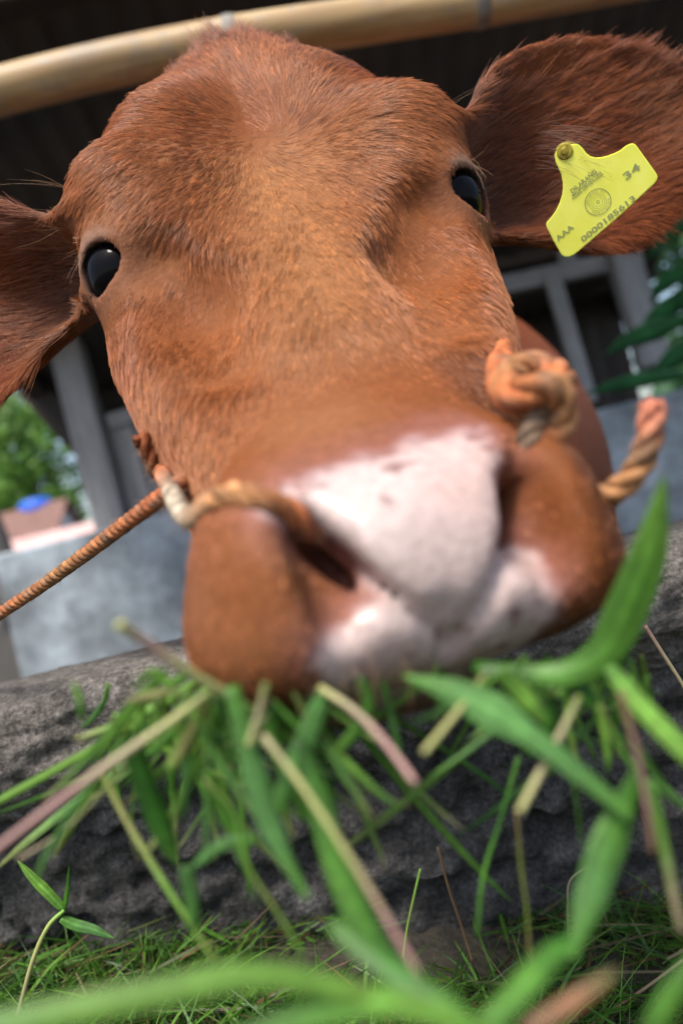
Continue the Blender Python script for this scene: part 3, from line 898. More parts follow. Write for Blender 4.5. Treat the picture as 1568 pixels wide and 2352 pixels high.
#### ROPE
k = NT('rope')
at = k.n('ShaderNodeAttribute', attribute_name='tint'); n1 = k.noise(180, 3, .6); n2 = k.noise(1400, 2, .6)
c = k.mix(1.0, at.outputs['Color'], k.ramp(n1, [(.35, (.62, .60, .58)), (.65, (1.15, 1.15, 1.15))]), 'MULTIPLY')
k.base(c); k.set(Roughness=.8, Specular_IOR_Level=.2); k.bump(n2, .6, .0012); M['rope'] = k.m
ORANGE, TAN, DIRTY = np.array([.46, .140, .050]), np.array([.44, .215, .09]), np.array([.22, .15, .10])
def rope(name, pts, r, parent, cols=None, n=None, seed=1, turns=None):
    """three strands laid round each other along the path; cols: list of colours along it"""
    pts = np.array([np.array(p) for p in pts]); L = np.linalg.norm(np.diff(pts, axis=0), axis=1).sum()
    n = n or max(40, int(L / (r * .20))); c = spline(pts, n)
    T, N, B = frames(c); s_ = np.concatenate([[0], np.cumsum(np.linalg.norm(np.diff(c, axis=0), axis=1))])
    ph = s_ / (r * 5.4) * 2 * math.pi
    parts = []; tint = []
    cols = np.array(cols if cols is not None else [ORANGE, TAN])
    cc = np.stack([np.interp(np.linspace(0, 1, n), np.linspace(0, 1, len(cols)), cols[:, m]) for m in range(3)], -1)
    wob = 1 + .12 * (vnoise(np.stack([s_ * 260, s_ * 0, s_ * 0 + seed], -1), seed) - .5)
    for j in range(3):
        a_ = ph + j * 2 * math.pi / 3
        q = c + (r * .50 * wob)[:, None] * (np.cos(a_)[:, None] * N + np.sin(a_)[:, None] * B)
        v, f = tube(q, r * .56, 9); parts.append((v, f))
        vt = np.repeat(cc, 9, 0) * (np.array([1.0, .80, 1.15])[j]) * (.7 + .6 * vnoise(v * 350, 7 + j))[:, None]
        # grime in patches
        gr = sstep(.55, .75, vnoise(v * 120, 17))[:, None]
        vt = vt * (1 - .55 * gr) + DIRTY * .55 * gr
        tint.append(vt)
    v, f = join(parts); me = mesh(name, v, f); color_attr(me, np.clip(np.concatenate(tint), 0, 1))
    return link(name, me, M['rope'], parent), c, N, B
halter = empty('halter_rope', tuple(P(1215, 900, .285)), 'frayed orange rope halter through the cow nostrils with a knot beside its cheek', 'rope')
lead_pts = [P(430, 1100, .345), P(392, 1128, .335), P(330, 1172, .36), P(200, 1270, .42), P(90, 1350, .47), P(0, 1410, .51), P(-160, 1520, .60), P(-400, 1690, .75)]
ropes = []
ropes.append(rope('lead', lead_pts, .0038, halter, [ORANGE * 1.1, ORANGE * .95, TAN * .8, ORANGE * .9, TAN * .75], seed=2))
ropes.append(rope('nose_loop', [PS(760, 1250, .25, .012), PS(715, 1215, .246, -.0005), PS(660, 1172, .243), PS(600, 1150, .250), PS(540, 1136, .258), PS(490, 1152, .272), P(447, 1187, .284), P(422, 1182, .298), P(404, 1150, .318), P(390, 1118, .338), P(372, 1085, .365)], .0040, halter,
     [DIRTY, ORANGE, TAN, TAN * 1.2, np.array([.45, .38, .28]), np.array([.45, .38, .28]), ORANGE], seed=3))
ropes.append(rope('cheek_end', [P(395, 1105, .380), P(366, 1086, .376), P(352, 1058, .374), P(338, 1030, .372), P(322, 1000, .370)], .0042, halter, [TAN * .7, ORANGE * .55, ORANGE * .6], seed=4))
ropes.append(rope('cheek_strap', [P(1112, 670, .50), P(1136, 725, .455), P(1146, 770, .405), P(1156, 815, .350), P(1165, 850, .315), P(1175, 880, .295)], .0048, halter, [TAN, ORANGE * 1.2, ORANGE * 1.3], seed=5))
ropes.append(rope('knot', [P(1150, 830, .330), P(1150, 885, .300), P(1190, 925, .278), P(1255, 930, .272), P(1290, 890, .280), P(1262, 850, .292), P(1200, 845, .292), P(1160, 880, .280), P(1185, 905, .266), P(1240, 890, .262), P(1278, 905, .266), P(1288, 960, .270), P(1265, 1010, .270), P(1222, 1020, .266)], .0056, halter,
     [ORANGE * 1.2, ORANGE, TAN, ORANGE * 1.2, TAN, ORANGE, TAN * 1.1, TAN, ORANGE], seed=6))
ropes.append(rope('nose_loop', [P(1245, 940, .272), PS(1224, 985, .262, -.002), PS(1208, 1015, .260, .001), PS(1195, 1050, .258, .012)], .0040, halter, [DIRTY * 1.2, DIRTY, DIRTY], seed=8))
ropes.append(rope('loose_end', [P(1215, 1075, .315), P(1265, 1105, .296), P(1320, 1135, .280), P(1375, 1140, .272), P(1425, 1120, .266), P(1465, 1072, .262), P(1488, 1015, .260), P(1495, 965, .259), P(1497, 925, .259)], .0044, halter,
     [ORANGE * .8, ORANGE, TAN, TAN * .9, TAN, np.array([.55, .22, .13]), np.array([.60, .20, .12])], seed=7))
# stray fibres on the rope
fp = []; fcol = []
for (o_, c_, N_, B_), dn in zip(ropes, (500, 350, 300, 500, 700, 100, 250)):
    i = rng.integers(0, len(c_), dn); th = rng.random(dn) * 2 * math.pi
    rad_ = np.cos(th)[:, None] * N_[i] + np.sin(th)[:, None] * B_[i]
    T_r = np.gradient(c_, axis=0)[i]; T_r /= np.linalg.norm(T_r, axis=1)[:, None]
    dv = nrm(rad_ * .8 + T_r * rng.normal(0, 1, (dn, 1)) + rng.normal(0, .4, (dn, 3)))
    Lf = .0015 + .0035 * rng.random(dn)**2
    base_ = c_[i] + rad_ * .0038
    ss_ = np.linspace(0, 1, 4)
    fp.append(base_[:, None] + Lf[:, None, None] * (dv[:, None] * ss_[None, :, None] + rng.normal(0, .3, (dn, 1, 3)) * (ss_**2)[None, :, None]))
    fcol.append(np.array([.48, .24, .12])[None] * (.6 + .7 * rng.random((dn, 1))))
fo = add_curves('fibres', np.concatenate(fp) - np.array([0, 0, CAM_H]), np.concatenate(fcol), .00007, M['fur'], halter)
fo['kind'] = 'stuff'

#### EAR TAG
k = NT('tag_plastic'); k.base(k.ramp(k.noise(60, 4), [(.3, (.84, .85, .09)), (.7, (.92, .92, .16))])); k.set(Roughness=.42, Subsurface_Weight=.1, Subsurface_Radius=(.002, .002, .0005)); M['tag'] = k.m
k = NT('tag_print'); k.base(k.ramp(k.noise(900, 2), [(.3, (.26, .29, .11)), (.7, (.36, .39, .13))])); k.set(Roughness=.5); M['print'] = k.m
k = NT('tag_old'); k.base(k.ramp(k.noise(300, 3), [(.3, (.14, .085, .02)), (.7, (.50, .42, .05))])); k.set(Specular_IOR_Level=.2); k.set(Roughness=.55); M['boss'] = k.m
TD = .470
tq = TD * KPX * (410 / 2368)
def tag_xy(zx, zy):
    x, y = zx - 760, zy - 850
    return (x * .8165 - y * .5774) * tq, (-x * .5774 - y * .8165) * tq
tc_ = P(1376.4, 465, TD)
fwd = (tc_ - Vector((0, 0, CAM_H))).normalized(); rgt = fwd.cross(Vector((0, 0, 1))).normalized(); upv = rgt.cross(fwd)
an_ = R(35.27) - ROLL
e1 = rgt * math.cos(an_) + upv * math.sin(an_); e2 = -rgt * math.sin(an_) + upv * math.cos(an_); e3 = e1.cross(e2)
tag_o = empty('ear_tag', (0, 0, 0), 'yellow plastic ear tag with grey print hanging in the cow ear', 'ear tag')
tm = Matrix((e1, e2, e3)).transposed().to_4x4(); tm.translation = tc_
tag_o.matrix_world = tm
out = [(225, 130), (250, 100), (330, 78), (400, 95), (485, 100), (545, 160), (590, 225), (640, 268), (700, 292), (780, 298), (850, 290), (930, 272), (1010, 243), (1075, 200), (1115, 183), (1160, 180), (1195, 200),
       (1330, 395), (1455, 580), (1468, 615), (1462, 655), (1435, 695), (980, 1070), (480, 1450), (420, 1488), (360, 1506), (305, 1502), (262, 1470), (160, 1280), (72, 1090), (66, 1050), (80, 1020),
       (135, 965), (195, 895), (245, 800), (280, 700), (292, 620), (290, 540), (272, 450), (235, 360), (205, 290), (190, 200)]
out2 = [tag_xy(*q_) for q_ in out]
bm = bmesh.new()
vs = [bm.verts.new((x, y, 0)) for x, y in out2]
fc_ = bm.faces.new(vs[::-1]); bm.normal_update()
ex = bmesh.ops.extrude_face_region(bm, geom=[fc_])
bmesh.ops.translate(bm, verts=[v for v in ex['geom'] if isinstance(v, bmesh.types.BMVert)], vec=(0, 0, -.0016))
bmesh.ops.recalc_face_normals(bm, faces=bm.faces[:])
rim_e = [e for e in bm.edges if len(e.link_faces) == 2 and any(len(f.verts) > 4 for f in e.link_faces)]
bmesh.ops.bevel(bm, geom=rim_e, offset=.0005, segments=2, affect='EDGES')
me = bpy.data.meshes.new('plate'); bm.to_mesh(me); bm.free()
plate = link('plate', me, M['tag'], None, smooth=False); plate.parent = tag_o
def lathe(profile, seg=24):
    V = []; F = []
    for r_, z_ in profile:
        for j in range(seg):
            a_ = 2 * math.pi * j / seg; V.append((r_ * math.cos(a_), r_ * math.sin(a_), z_))
    n = len(profile)
    for i in range(n - 1):
        for j in range(seg): F.append((i * seg + j, i * seg + (j + 1) % seg, (i + 1) * seg + (j + 1) % seg, (i + 1) * seg + j))
    F.append(tuple((n - 1) * seg + j for j in range(seg)))
    return V, F
boss = link('stud', mesh('stud', *lathe([(.0046, .0001), (.0046, .0005), (.0040, .0008), (.0022, .0009), (.0018, .0014), (.0008, .0015)])), M['boss'], None, smooth=False); boss.parent = tag_o
bx, by = tag_xy(320, 170); boss.location = (bx, by, 0)
stem_ = link('stem', mesh('stem', *lathe([(.0030, 0), (.0030, -.030), (.0075, -.0305), (.0075, -.033)])), M['boss'], None); stem_.parent = tag_o; stem_.location = (bx, by, -.001)
def lettering(txt, zx, zy, width, height, rot=0.0, bold=.0):
    cu = bpy.data.curves.new('lettering', 'FONT'); cu.body = txt; cu.size = 1; cu.offset = bold; cu.resolution_u = 3
    to = bpy.data.objects.new('tmp_text', cu); col.objects.link(to)
    bpy.context.view_layer.update()
    me = bpy.data.meshes.new_from_object(to.evaluated_get(bpy.context.evaluated_depsgraph_get()))
    bpy.data.objects.remove(to); bpy.data.curves.remove(cu)
    co = np.zeros(len(me.vertices) * 3); me.vertices.foreach_get('co', co); co = co.reshape(-1, 3)
    lo, hi_ = co.min(0), co.max(0); sx = width * tq / (hi_[0] - lo[0]); sy_ = height * tq / (hi_[1] - lo[1])
    co[:, 0] = (co[:, 0] - (lo[0] + hi_[0]) / 2) * sx; co[:, 1] = (co[:, 1] - (lo[1] + hi_[1]) / 2) * sy_
    me.vertices.foreach_set('co', co.ravel()); me.update(); me.name = 'lettering'
    me.materials.clear(); me.materials.append(M['print'])
    o = bpy.data.objects.new('lettering', me); col.objects.link(o); o.parent = plate
    x, y = tag_xy(zx, zy); o.location = (x, y, .00025); o.rotation_euler.z = rot
    return o
lettering('DILARANG', 553, 563, 385, 58, 0, .02)
lettering('MELEPASKAN TAG', 590, 602, 440, 32, 0, .03)
lettering('TANPA IZIN PETUGAS', 602, 636, 480, 27, 0, .03)
lettering('AAA', 305, 1185, 268, 72, 0, .02)
lettering('34', 1150, 515, 220, 92, 0, .02)
lettering('0000185613', 858, 1066, 815, 74, 0, .02)
def ring(r0, r1):
    a_ = np.linspace(0, 2 * math.pi, 48, endpoint=False); c2, s2 = np.cos(a_), np.sin(a_)
    V = np.concatenate([np.stack([r0 * c2, r0 * s2, 0 * a_], -1), np.stack([r1 * c2, r1 * s2, 0 * a_], -1)]) * tq
    F = [(i, (i + 1) % 48, 48 + (i + 1) % 48, 48 + i) for i in range(48)]
    return V, F
seal = link('seal', mesh('seal', *join([ring(158, 168), ring(108, 112), ring(84, 88), ring(58, 62), ring(14, 22)])), M['print'], None, smooth=False); seal.parent = plate
sx_, sy2 = tag_xy(735, 840); seal.location = (sx_, sy2, .00025)
def arc_text(txt, mid_deg, step, inward):
    for i, ch in enumerate(txt):
        if ch == ' ': continue
        a_ = R(mid_deg) + (1 if inward else -1) * R(step) * (i - (len(txt) - 1) / 2)
        o = lettering(ch, 735, 840, 18 if ch != 'I' else 6, 26, (a_ + R(90)) if inward else (a_ - R(90)))
        o.location = (sx_ + 134 * tq * math.cos(a_), sy2 + 134 * tq * math.sin(a_), .00025)
arc_text('KEMENTERIAN', 270, 12.5, True); arc_text('CERTIFIED BY', 90, 12.5, False)

#### GRASS
k = NT('grass_leaf')
at = k.n('ShaderNodeAttribute', attribute_name='tint')
n1 = k.noise(300, 3, .6); n2 = k.noise(60, 3, .6)
c = k.mix(1.0, at.outputs['Color'], k.ramp(n1, [(.3, (.78, .78, .78)), (.7, (1.12, 1.12, 1.12))]), 'MULTIPLY')
k.base(c); k.set(Roughness=.45, Specular_IOR_Level=.4)
tl = k.n('ShaderNodeBsdfTranslucent'); k.l(c, tl.inputs[0]); mx = k.n('ShaderNodeMixShader'); mx.inputs[0].default_value = .45
outn = k.t.nodes['Material Output']; k.l(k.b.outputs[0], mx.inputs[1]); k.l(tl.outputs[0], mx.inputs[2]); k.l(mx.outputs[0], outn.inputs[0]); M['leaf'] = k.m
k = NT('grass_stem'); at = k.n('ShaderNodeAttribute', attribute_name='tint'); k.base(at.outputs['Color']); k.set(Roughness=.5, Specular_IOR_Level=.4); M['stem'] = k.m

GREEN, LIGHT, DARK, TEAL, YEL, PINK, TANS, BROWN, OLIVE = [np.array(c_) for c_ in ((.095, .25, .030), (.20, .40, .06), (.030, .105, .012), (.11, .27, .065), (.34, .34, .12), (.27, .155, .13), (.31, .26, .15), (.17, .10, .05), (.12, .16, .03))]
def blade_mesh(pts, w, cols, twist=(0, 0), fold=.25, n=22, wprof=None):
    """leaf blade: folded along the midrib, tapered, with thickness"""
    c = spline(pts, n); t = np.linspace(0, 1, n)
    T = np.gradient(c, axis=0); T /= np.linalg.norm(T, axis=1)[:, None]
    view_ = c - np.array([0, 0, CAM_H]); view_ /= np.linalg.norm(view_, axis=1)[:, None]
    S = np.cross(T, view_); S /= np.linalg.norm(S, axis=1)[:, None]; Nn = np.cross(S, T)
    a_ = np.linspace(twist[0], twist[1], n)[:, None]
    S, Nn = S * np.cos(a_) + Nn * np.sin(a_), Nn * np.cos(a_) - S * np.sin(a_)
    wp_ = np.interp(t, *zip(*(wprof or [(0, .55), (.12, .9), (.45, 1), (.75, .72), (.92, .32), (1, .02)]))) * w / 2
    lat = np.linspace(-1, 1, 9); dep = fold * np.abs(lat) - fold * .5
    th = .00018
    up_ = c[:, None] + wp_[:, None, None] * (lat[None, :, None] * S[:, None] + dep[None, :, None] * Nn[:, None])
    wav = (vnoise(np.stack([t * 9, t * 0, t * 0 + w * 999], -1), 3) - .5) * .35
    up_ += (wav * wp_)[:, None, None] * (np.sign(lat) * (np.abs(lat) > .9))[None, :, None] * Nn[:, None]
    Vt = np.concatenate([(up_ - th * Nn[:, None]).reshape(-1, 3), (up_ + th * Nn[:, None]).reshape(-1, 3)])
    m = 9; F = []; o2 = n * m
    for i in range(n - 1):
        for j in range(m - 1):
            q = (i * m + j, (i + 1) * m + j, (i + 1) * m + j + 1, i * m + j + 1)
            F.append(q); F.append(tuple(x + o2 for x in q[::-1]))
        for j in (0, m - 1):
            q = (i * m + j, (i + 1) * m + j, (i + 1) * m + j + o2, i * m + j + o2); F.append(q if j else q[::-1])
    F.append(tuple(j for j in range(m)) + tuple(o2 + j for j in range(m - 1, -1, -1)))
    cols = np.array(cols); cc = np.stack([np.interp(t, np.linspace(0, 1, len(cols)), cols[:, q]) for q in range(3)], -1)
    mid = np.array([.92, 1.10, .84, 1.08, 1.5, 1.08, .84, 1.10, .92])
    cc = cc * (.8 + .4 * vnoise(np.stack([t * 6, t * 0 + w * 5000, t * 0], -1), 13))[:, None]
    tint = (cc[:, None] * mid[None, :, None] * (.85 + .3 * vnoise(up_.reshape(-1, 3) * 400, 9)).reshape(n, m, 1)).reshape(-1, 3)
    return Vt, F, np.concatenate([tint, tint])
def stalk_mesh(pts, w, cols, n=26):
    c = spline(pts, n); t = np.linspace(0, 1, n)
    r = w / 2 * (1 - .15 * t) * (1 + .10 * np.exp(-((t - .5) / .02)**2))
    v, f = tube(c, r, 10)
    cols = np.array(cols); cc = np.stack([np.interp(t, np.linspace(0, 1, len(cols)), cols[:, q]) for q in range(3)], -1)
    tint = np.repeat(cc, 10, 0) * (.85 + .3 * vnoise(v * 300, 5))[:, None]
    return v, f, tint
GRP = 'cut grass held in the cow mouth'
def cut_grass(kind, name, label, path, d, wpx, cols, twist=(0, 0), fold=.25, wprof=None, grp=GRP, cat=None):
    ds = d if isinstance(d, (tuple, list)) else (d, d)
    pts = [np.array(P(q[0], q[1], ds[0] + (ds[1] - ds[0]) * i / (len(path) - 1))) for i, q in enumerate(path)]
    w = wpx * KPX * (ds[0] + ds[1]) / 2 * (.74 if kind == 'b' else .56)
    v, f, tint = blade_mesh(pts, w, cols, twist, fold, wprof=wprof) if kind == 'b' else stalk_mesh(pts, w, cols)
    me = mesh(name, v, f); color_attr(me, np.clip(tint, 0, 1))
    o = link(name, me, M['leaf'] if kind == 'b' else M['stem'])
    tag(o, label, cat or ('leaf' if kind == 'b' else 'stem'), grp, 'thing')
    return o
b, t_ = 'b', 's'
FULL = [(0, .5), (.15, .9), (.6, 1), (.85, .75), (1, .03)]
for row in [
 (b, 'cut_grass', 'broad bright green blade curving up past the rope end', [(1085, 1530), (1180, 1542), (1290, 1548), (1385, 1500), (1445, 1385), (1495, 1250), (1525, 1090)], (.235, .205), 128, [DARK, GREEN, GREEN, GREEN, LIGHT], (.5, -.3), .2, [(0, .35), (.25, .55), (.42, .75), (.62, 1), (.8, .85), (.93, .4), (1, .03)]),
 (b, 'cut_grass', 'broad pale green blade with yellow spots hanging below the white lip', [(925, 1552), (1040, 1588), (1140, 1640), (1240, 1705), (1340, 1785), (1445, 1870)], (.215, .195), 130, [GREEN, TEAL, TEAL * 1.1, TEAL, GREEN], (.2, .2), .2, [(0, .05), (.2, .7), (.4, 1), (.55, .55), (.8, .45), (1, .25)]),
 (b, 'cut_grass', 'short torn green leaf hooked over the pale spotted blade', [(1145, 1540), (1190, 1585), (1230, 1630), (1262, 1665)], .215, 60, [GREEN, LIGHT, GREEN], (0, .2), .2, None),
 (t_, 'grass_stalk', 'short pale cut stem end crossing the broad spotted blade', [(1115, 1548), (1070, 1610), (1020, 1672), (972, 1730)], (.215, .20), 30, [OLIVE, YEL, YEL * 1.1]),
 (t_, 'grass_stalk', 'thick pale straw stem slanting down from the lip corner', [(1330, 1600), (1290, 1680), (1240, 1775), (1192, 1865)], (.215, .20), 34, [OLIVE, TANS, YEL * 1.1]),
 (t_, 'grass_stalk', 'pink-ended stem jutting from under the middle of the lip', [(735, 1580), (810, 1630), (880, 1700), (955, 1800)], (.225, .20), 34, [YEL, TANS, PINK * 1.2, PINK * 1.4]),
 (b, 'cut_grass', 'small dark leaf in front of the shaded chin', [(825, 1555), (845, 1600), (838, 1650), (800, 1700), (760, 1740)], .22, 38, [DARK, GREEN, GREEN, LIGHT], (0, .6), .2, FULL),
 (t_, 'grass_stalk', 'long stem fading from yellow to pink across the lower middle', [(605, 1690), (690, 1800), (790, 1950), (900, 2130), (1000, 2310), (1030, 2380)], (.21, .175), 32, [TANS, YEL, YEL, PINK * 1.1, PINK * 1.1, PINK]),
 (b, 'cut_grass', 'light green blade hanging straight down beside the yellow-pink stem', [(530, 1575), (570, 1720), (608, 1860), (650, 1960), (705, 2060)], (.215, .20), 82, [GREEN, TEAL, TEAL, GREEN], (.1, .4), .2, [(0, .6), (.4, 1), (.62, .9), (.8, .5), (1, .2)]),
 (b, 'cut_grass', 'grey-green blade slanting below the white lip edge', [(745, 1590), (700, 1700), (660, 1800), (620, 1890)], .225, 72, [TEAL * .9, TEAL, GREEN], (.1, -.2), .2, FULL),
 (b, 'cut_grass', 'long deep green blade running behind the yellow-pink stem', [(690, 1690), (730, 1830), (775, 1990), (840, 2130), (930, 2260)], (.225, .20), 90, [DARK, GREEN, GREEN, DARK * 1.4], (.2, .2), .2, [(0, .5), (.3, .9), (.7, 1), (.9, .7), (1, .2)]),
 (t_, 'grass_stalk', 'yellow-green stem standing alone before the cracked wall', [(232, 1770), (300, 1900), (385, 2040), (500, 2215)], (.25, .24), 27, [OLIVE * 1.5, YEL, LIGHT, OLIVE]),
 (t_, 'grass_stalk', 'longest pale stem reaching out of frame with pink end', [(490, 1585), (400, 1652), (280, 1735), (150, 1830), (0, 1945), (-120, 2040)], (.225, .205), 40, [OLIVE, YEL, TANS * 1.2, PINK * 1.2, PINK * 1.1, PINK]),
 (t_, 'grass_stalk', 'thin brown dry stem under the longest pale stem', [(330, 1690), (250, 1800), (150, 1905), (42, 1975)], .24, 15, [TANS, OLIVE, TANS * .7, TANS]),
 (b, 'cut_grass', 'dark green blade hanging in front of the wall crack', [(300, 1690), (330, 1790), (368, 1890), (410, 1990)], .235, 74, [DARK, DARK * 1.3, DARK * 1.6, GREEN], (.3, .3), .2, FULL),
 (t_, 'grass_stalk', 'thick yellow-green cut stem poking up beside the muzzle', [(272, 1432), (340, 1480), (430, 1540), (520, 1595), (590, 1640)], (.20, .225), 44, [YEL * .9, PINK * 1.4, YEL * 1.1, YEL, GREEN]),
 (b, 'cut_grass', 'narrow light blade drooping from the mouth corner', [(385, 1540), (320, 1610), (260, 1690), (205, 1775)], .24, 40, [GREEN, LIGHT, LIGHT, GREEN], (.2, .4), .2, None),
 (b, 'cut_grass', 'short upturned pale leaf tip at the mouth corner', [(450, 1600), (390, 1590), (330, 1602), (280, 1612)], .235, 30, [GREEN, YEL, TANS], (.2, .2), .2, None),
 (b, 'cut_grass', 'small split green leaf above the longest pale stem', [(440, 1545), (390, 1570), (350, 1545), (300, 1585)], .24, 34, [GREEN, LIGHT, GREEN], (.1, .5), .2, None),
 (b, 'cut_grass', 'yellowish leaf hanging inside the bunch of stems', [(475, 1610), (440, 1680), (405, 1745), (380, 1765)], .23, 36, [OLIVE, YEL, LIGHT], (.1, .2), .2, FULL),
 (t_, 'grass_stalk', 'short straw-coloured stub between two hanging blades', [(612, 1570), (595, 1640), (572, 1712)], .21, 33, [OLIVE, TANS, YEL]),
 (b, 'cut_grass', 'small dark blade between the stub and the long stem', [(510, 1600), (495, 1680), (480, 1770)], .235, 40, [DARK, GREEN, DARK], (.2, .6), .2, FULL),
 (b, 'cut_grass', 'mid green blade bending low in the hanging bunch', [(475, 1770), (510, 1850), (545, 1930), (565, 2010)], .23, 52, [GREEN, GREEN, TEAL], (.2, -.3), .2, None),
 (b, 'cut_grass', 'pale blue-green leaf lying level in the hanging bunch', [(590, 1930), (530, 1935), (480, 1960), (435, 2000)], .225, 42, [GREEN, TEAL, TEAL * 1.2], (.2, 0), .2, None),
 (b, 'cut_grass', 'short blue-green leaf at the foot of the bunch', [(425, 1990), (440, 2060), (445, 2145)], .225, 48, [TEAL, TEAL, GREEN], (.1, .2), .2, None),
 (t_, 'grass_stalk', 'slim green stem down the middle of the bunch', [(470, 1790), (540, 1870), (570, 1990), (640, 2100), (700, 2200)], .225, 22, [OLIVE, GREEN, OLIVE * 1.3, GREEN]),
 (b, 'cut_grass', 'green blade curling behind the straw stub', [(640, 1590), (630, 1700), (690, 1830), (720, 1900)], .235, 60, [DARK, GREEN, GREEN], (.2, .5), .2, FULL),
 (b, 'cut_grass', 'broad bright blade leaving the frame below the rope end', [(1395, 1530), (1460, 1610), (1550, 1705), (1660, 1820)], (.215, .20), 66, [GREEN, LIGHT, LIGHT, GREEN], (.1, .2), .2, FULL),
 (b, 'cut_grass', 'wide green blade with a twist hanging low near the frame edge', [(1475, 1770), (1430, 1860), (1390, 1960), (1350, 2080), (1310, 2200)], (.205, .19), 116, [DARK * 1.5, GREEN, TEAL, GREEN], (.6, 0), .2, [(0, .5), (.25, .75), (.5, 1), (.75, .8), (1, .25)]),
 (t_, 'grass_stalk', 'thick straight green-tan stem beside the twisted low blade', [(1490, 1790), (1520, 1930), (1545, 2050), (1566, 2140)], .205, 44, [GREEN, LIGHT * .8, TANS * .8, TANS * .6]),
 (t_, 'grass_stalk', 'brown-pink stem crossing in front of the twisted low blade', [(1425, 1590), (1460, 1720), (1485, 1850), (1500, 1960)], .20, 30, [BROWN, PINK * .8, PINK * .8, BROWN]),
 (t_, 'grass_stalk', 'thin bent green stem below the bright blade at the edge', [(1375, 1620), (1430, 1730), (1500, 1800), (1600, 1870)], .22, 22, [OLIVE, GREEN, GREEN, DARK]),
 (t_, 'grass_stalk', 'slender dark green stem before the dark wall', [(1190, 1740), (1150, 1880), (1110, 2010), (1095, 2150)], .26, 20, [GREEN, DARK, GREEN, DARK]),
 (t_, 'grass_stalk', 'slender olive stem beneath the thick straw stem', [(1185, 1860), (1195, 1980), (1210, 2100), (1218, 2250)], .25, 15, [BROWN, OLIVE, OLIVE, BROWN]),
 (b, 'cut_grass', 'curled green leaf under the bright blade at the lip corner', [(1290, 1560), (1350, 1600), (1390, 1650)], .225, 56, [DARK, DARK * 1.5, GREEN], (.3, .3), .2, None),
 (b, 'cut_grass', 'dark green leaf tucked behind the thick straw stem', [(1270, 1600), (1260, 1690), (1255, 1780)], .23, 60, [DARK, DARK * 1.2, DARK], (.3, .6), .2, FULL),
 (b, 'cut_grass', 'blurred broad blade sweeping across the very bottom', [(-160, 2400), (100, 2335), (380, 2275), (600, 2240), (800, 2275), (930, 2310)], (.135, .15), 86, [TEAL, LIGHT * .8, LIGHT * .8, LIGHT * .95, OLIVE * 1.2], (.1, 0), .2, [(0, 1), (.5, 1), (.8, .8), (1, .35)]),
 (b, 'cut_grass', 'blurred blade rising to meet the broad bottom blade', [(520, 2400), (680, 2340), (850, 2300), (1000, 2330), (1180, 2400)], (.145, .15), 90, [GREEN, GREEN * 1.2, LIGHT, GREEN], (.2, .1), .2, [(0, .8), (.5, 1), (1, .6)]),
 (b, 'cut_grass', 'blurred green blade arching at the bottom below the cracked wall', [(1080, 2390), (1180, 2290), (1250, 2210), (1320, 2150)], (.15, .165), 84, [GREEN, GREEN, DARK * 2], (.3, .2), .2, FULL),
 (b, 'cut_grass', 'blurred rusty dry leaf at the bottom edge', [(1200, 2370), (1280, 2320), (1360, 2270), (1420, 2225)], .15, 52, [BROWN * 1.4, np.array([.30, .13, .05]), OLIVE], (.2, .1), .2, None),
 (b, 'cut_grass', 'blurred deep green blade crossing under the long pink stem', [(760, 2120), (860, 2200), (960, 2270), (1100, 2350)], (.17, .15), 80, [GREEN, DARK * 1.8, GREEN], (.2, .2), .2, FULL),
 (b, 'cut_grass', 'blurred green blade in the bottom corner', [(1640, 2180), (1560, 2260), (1500, 2360), (1470, 2420)], .16, 70, [GREEN, GREEN, DARK], (.1, .2), .2, FULL),
]:
    kind, name, lab, path, d, w, cols = row[:7]
    cut_grass(kind, name, lab, path, d, w, cols, *(row[7:] if len(row) > 7 else ()))
# thin shreds filling the bunch: one uncountable mass
rs = random.Random(5); parts = []; tints = []
for i in range(150):
    x0 = rs.gauss(540, 150) if i < 110 else rs.gauss(1330, 130)
    y0 = (1585 if x0 < 800 else 1545) + rs.uniform(-30, 50) - (x0 - 600) * .03
    sl = rs.gauss(0, .75) + (x0 - 560) * .0009 * (i < 110); ln = rs.uniform(80, 520) * rs.uniform(.4, 1); bend = rs.uniform(-110, 110); d = rs.uniform(.225, .33)
    path = [(x0, y0), (x0 + sl * ln * .4 + bend * .3, y0 + ln * .4), (x0 + sl * ln * .8 + bend, y0 + ln * .8), (x0 + sl * ln + bend * 1.6, y0 + ln)]
    v, f, tint = blade_mesh([np.array(P(*q, d)) for q in path], rs.uniform(7, 24) * KPX * d, [[DARK, GREEN, LIGHT, OLIVE][rs.randrange(4)], [GREEN, LIGHT, TEAL][rs.randrange(3)], [GREEN, YEL, DARK, TANS][rs.randrange(4)]], (rs.uniform(-.8, .8), rs.uniform(-.8, .8)), .25, n=14)
    parts.append((v, f)); tints.append(tint)
v, f = join(parts); me = mesh('grass_shreds', v, f); color_attr(me, np.clip(np.concatenate(tints), 0, 1))
tag(link('grass_shreds', me, M['leaf']), 'thin green and straw shreds dangling from the mouth between the broad blades', 'grass', kind='stuff')
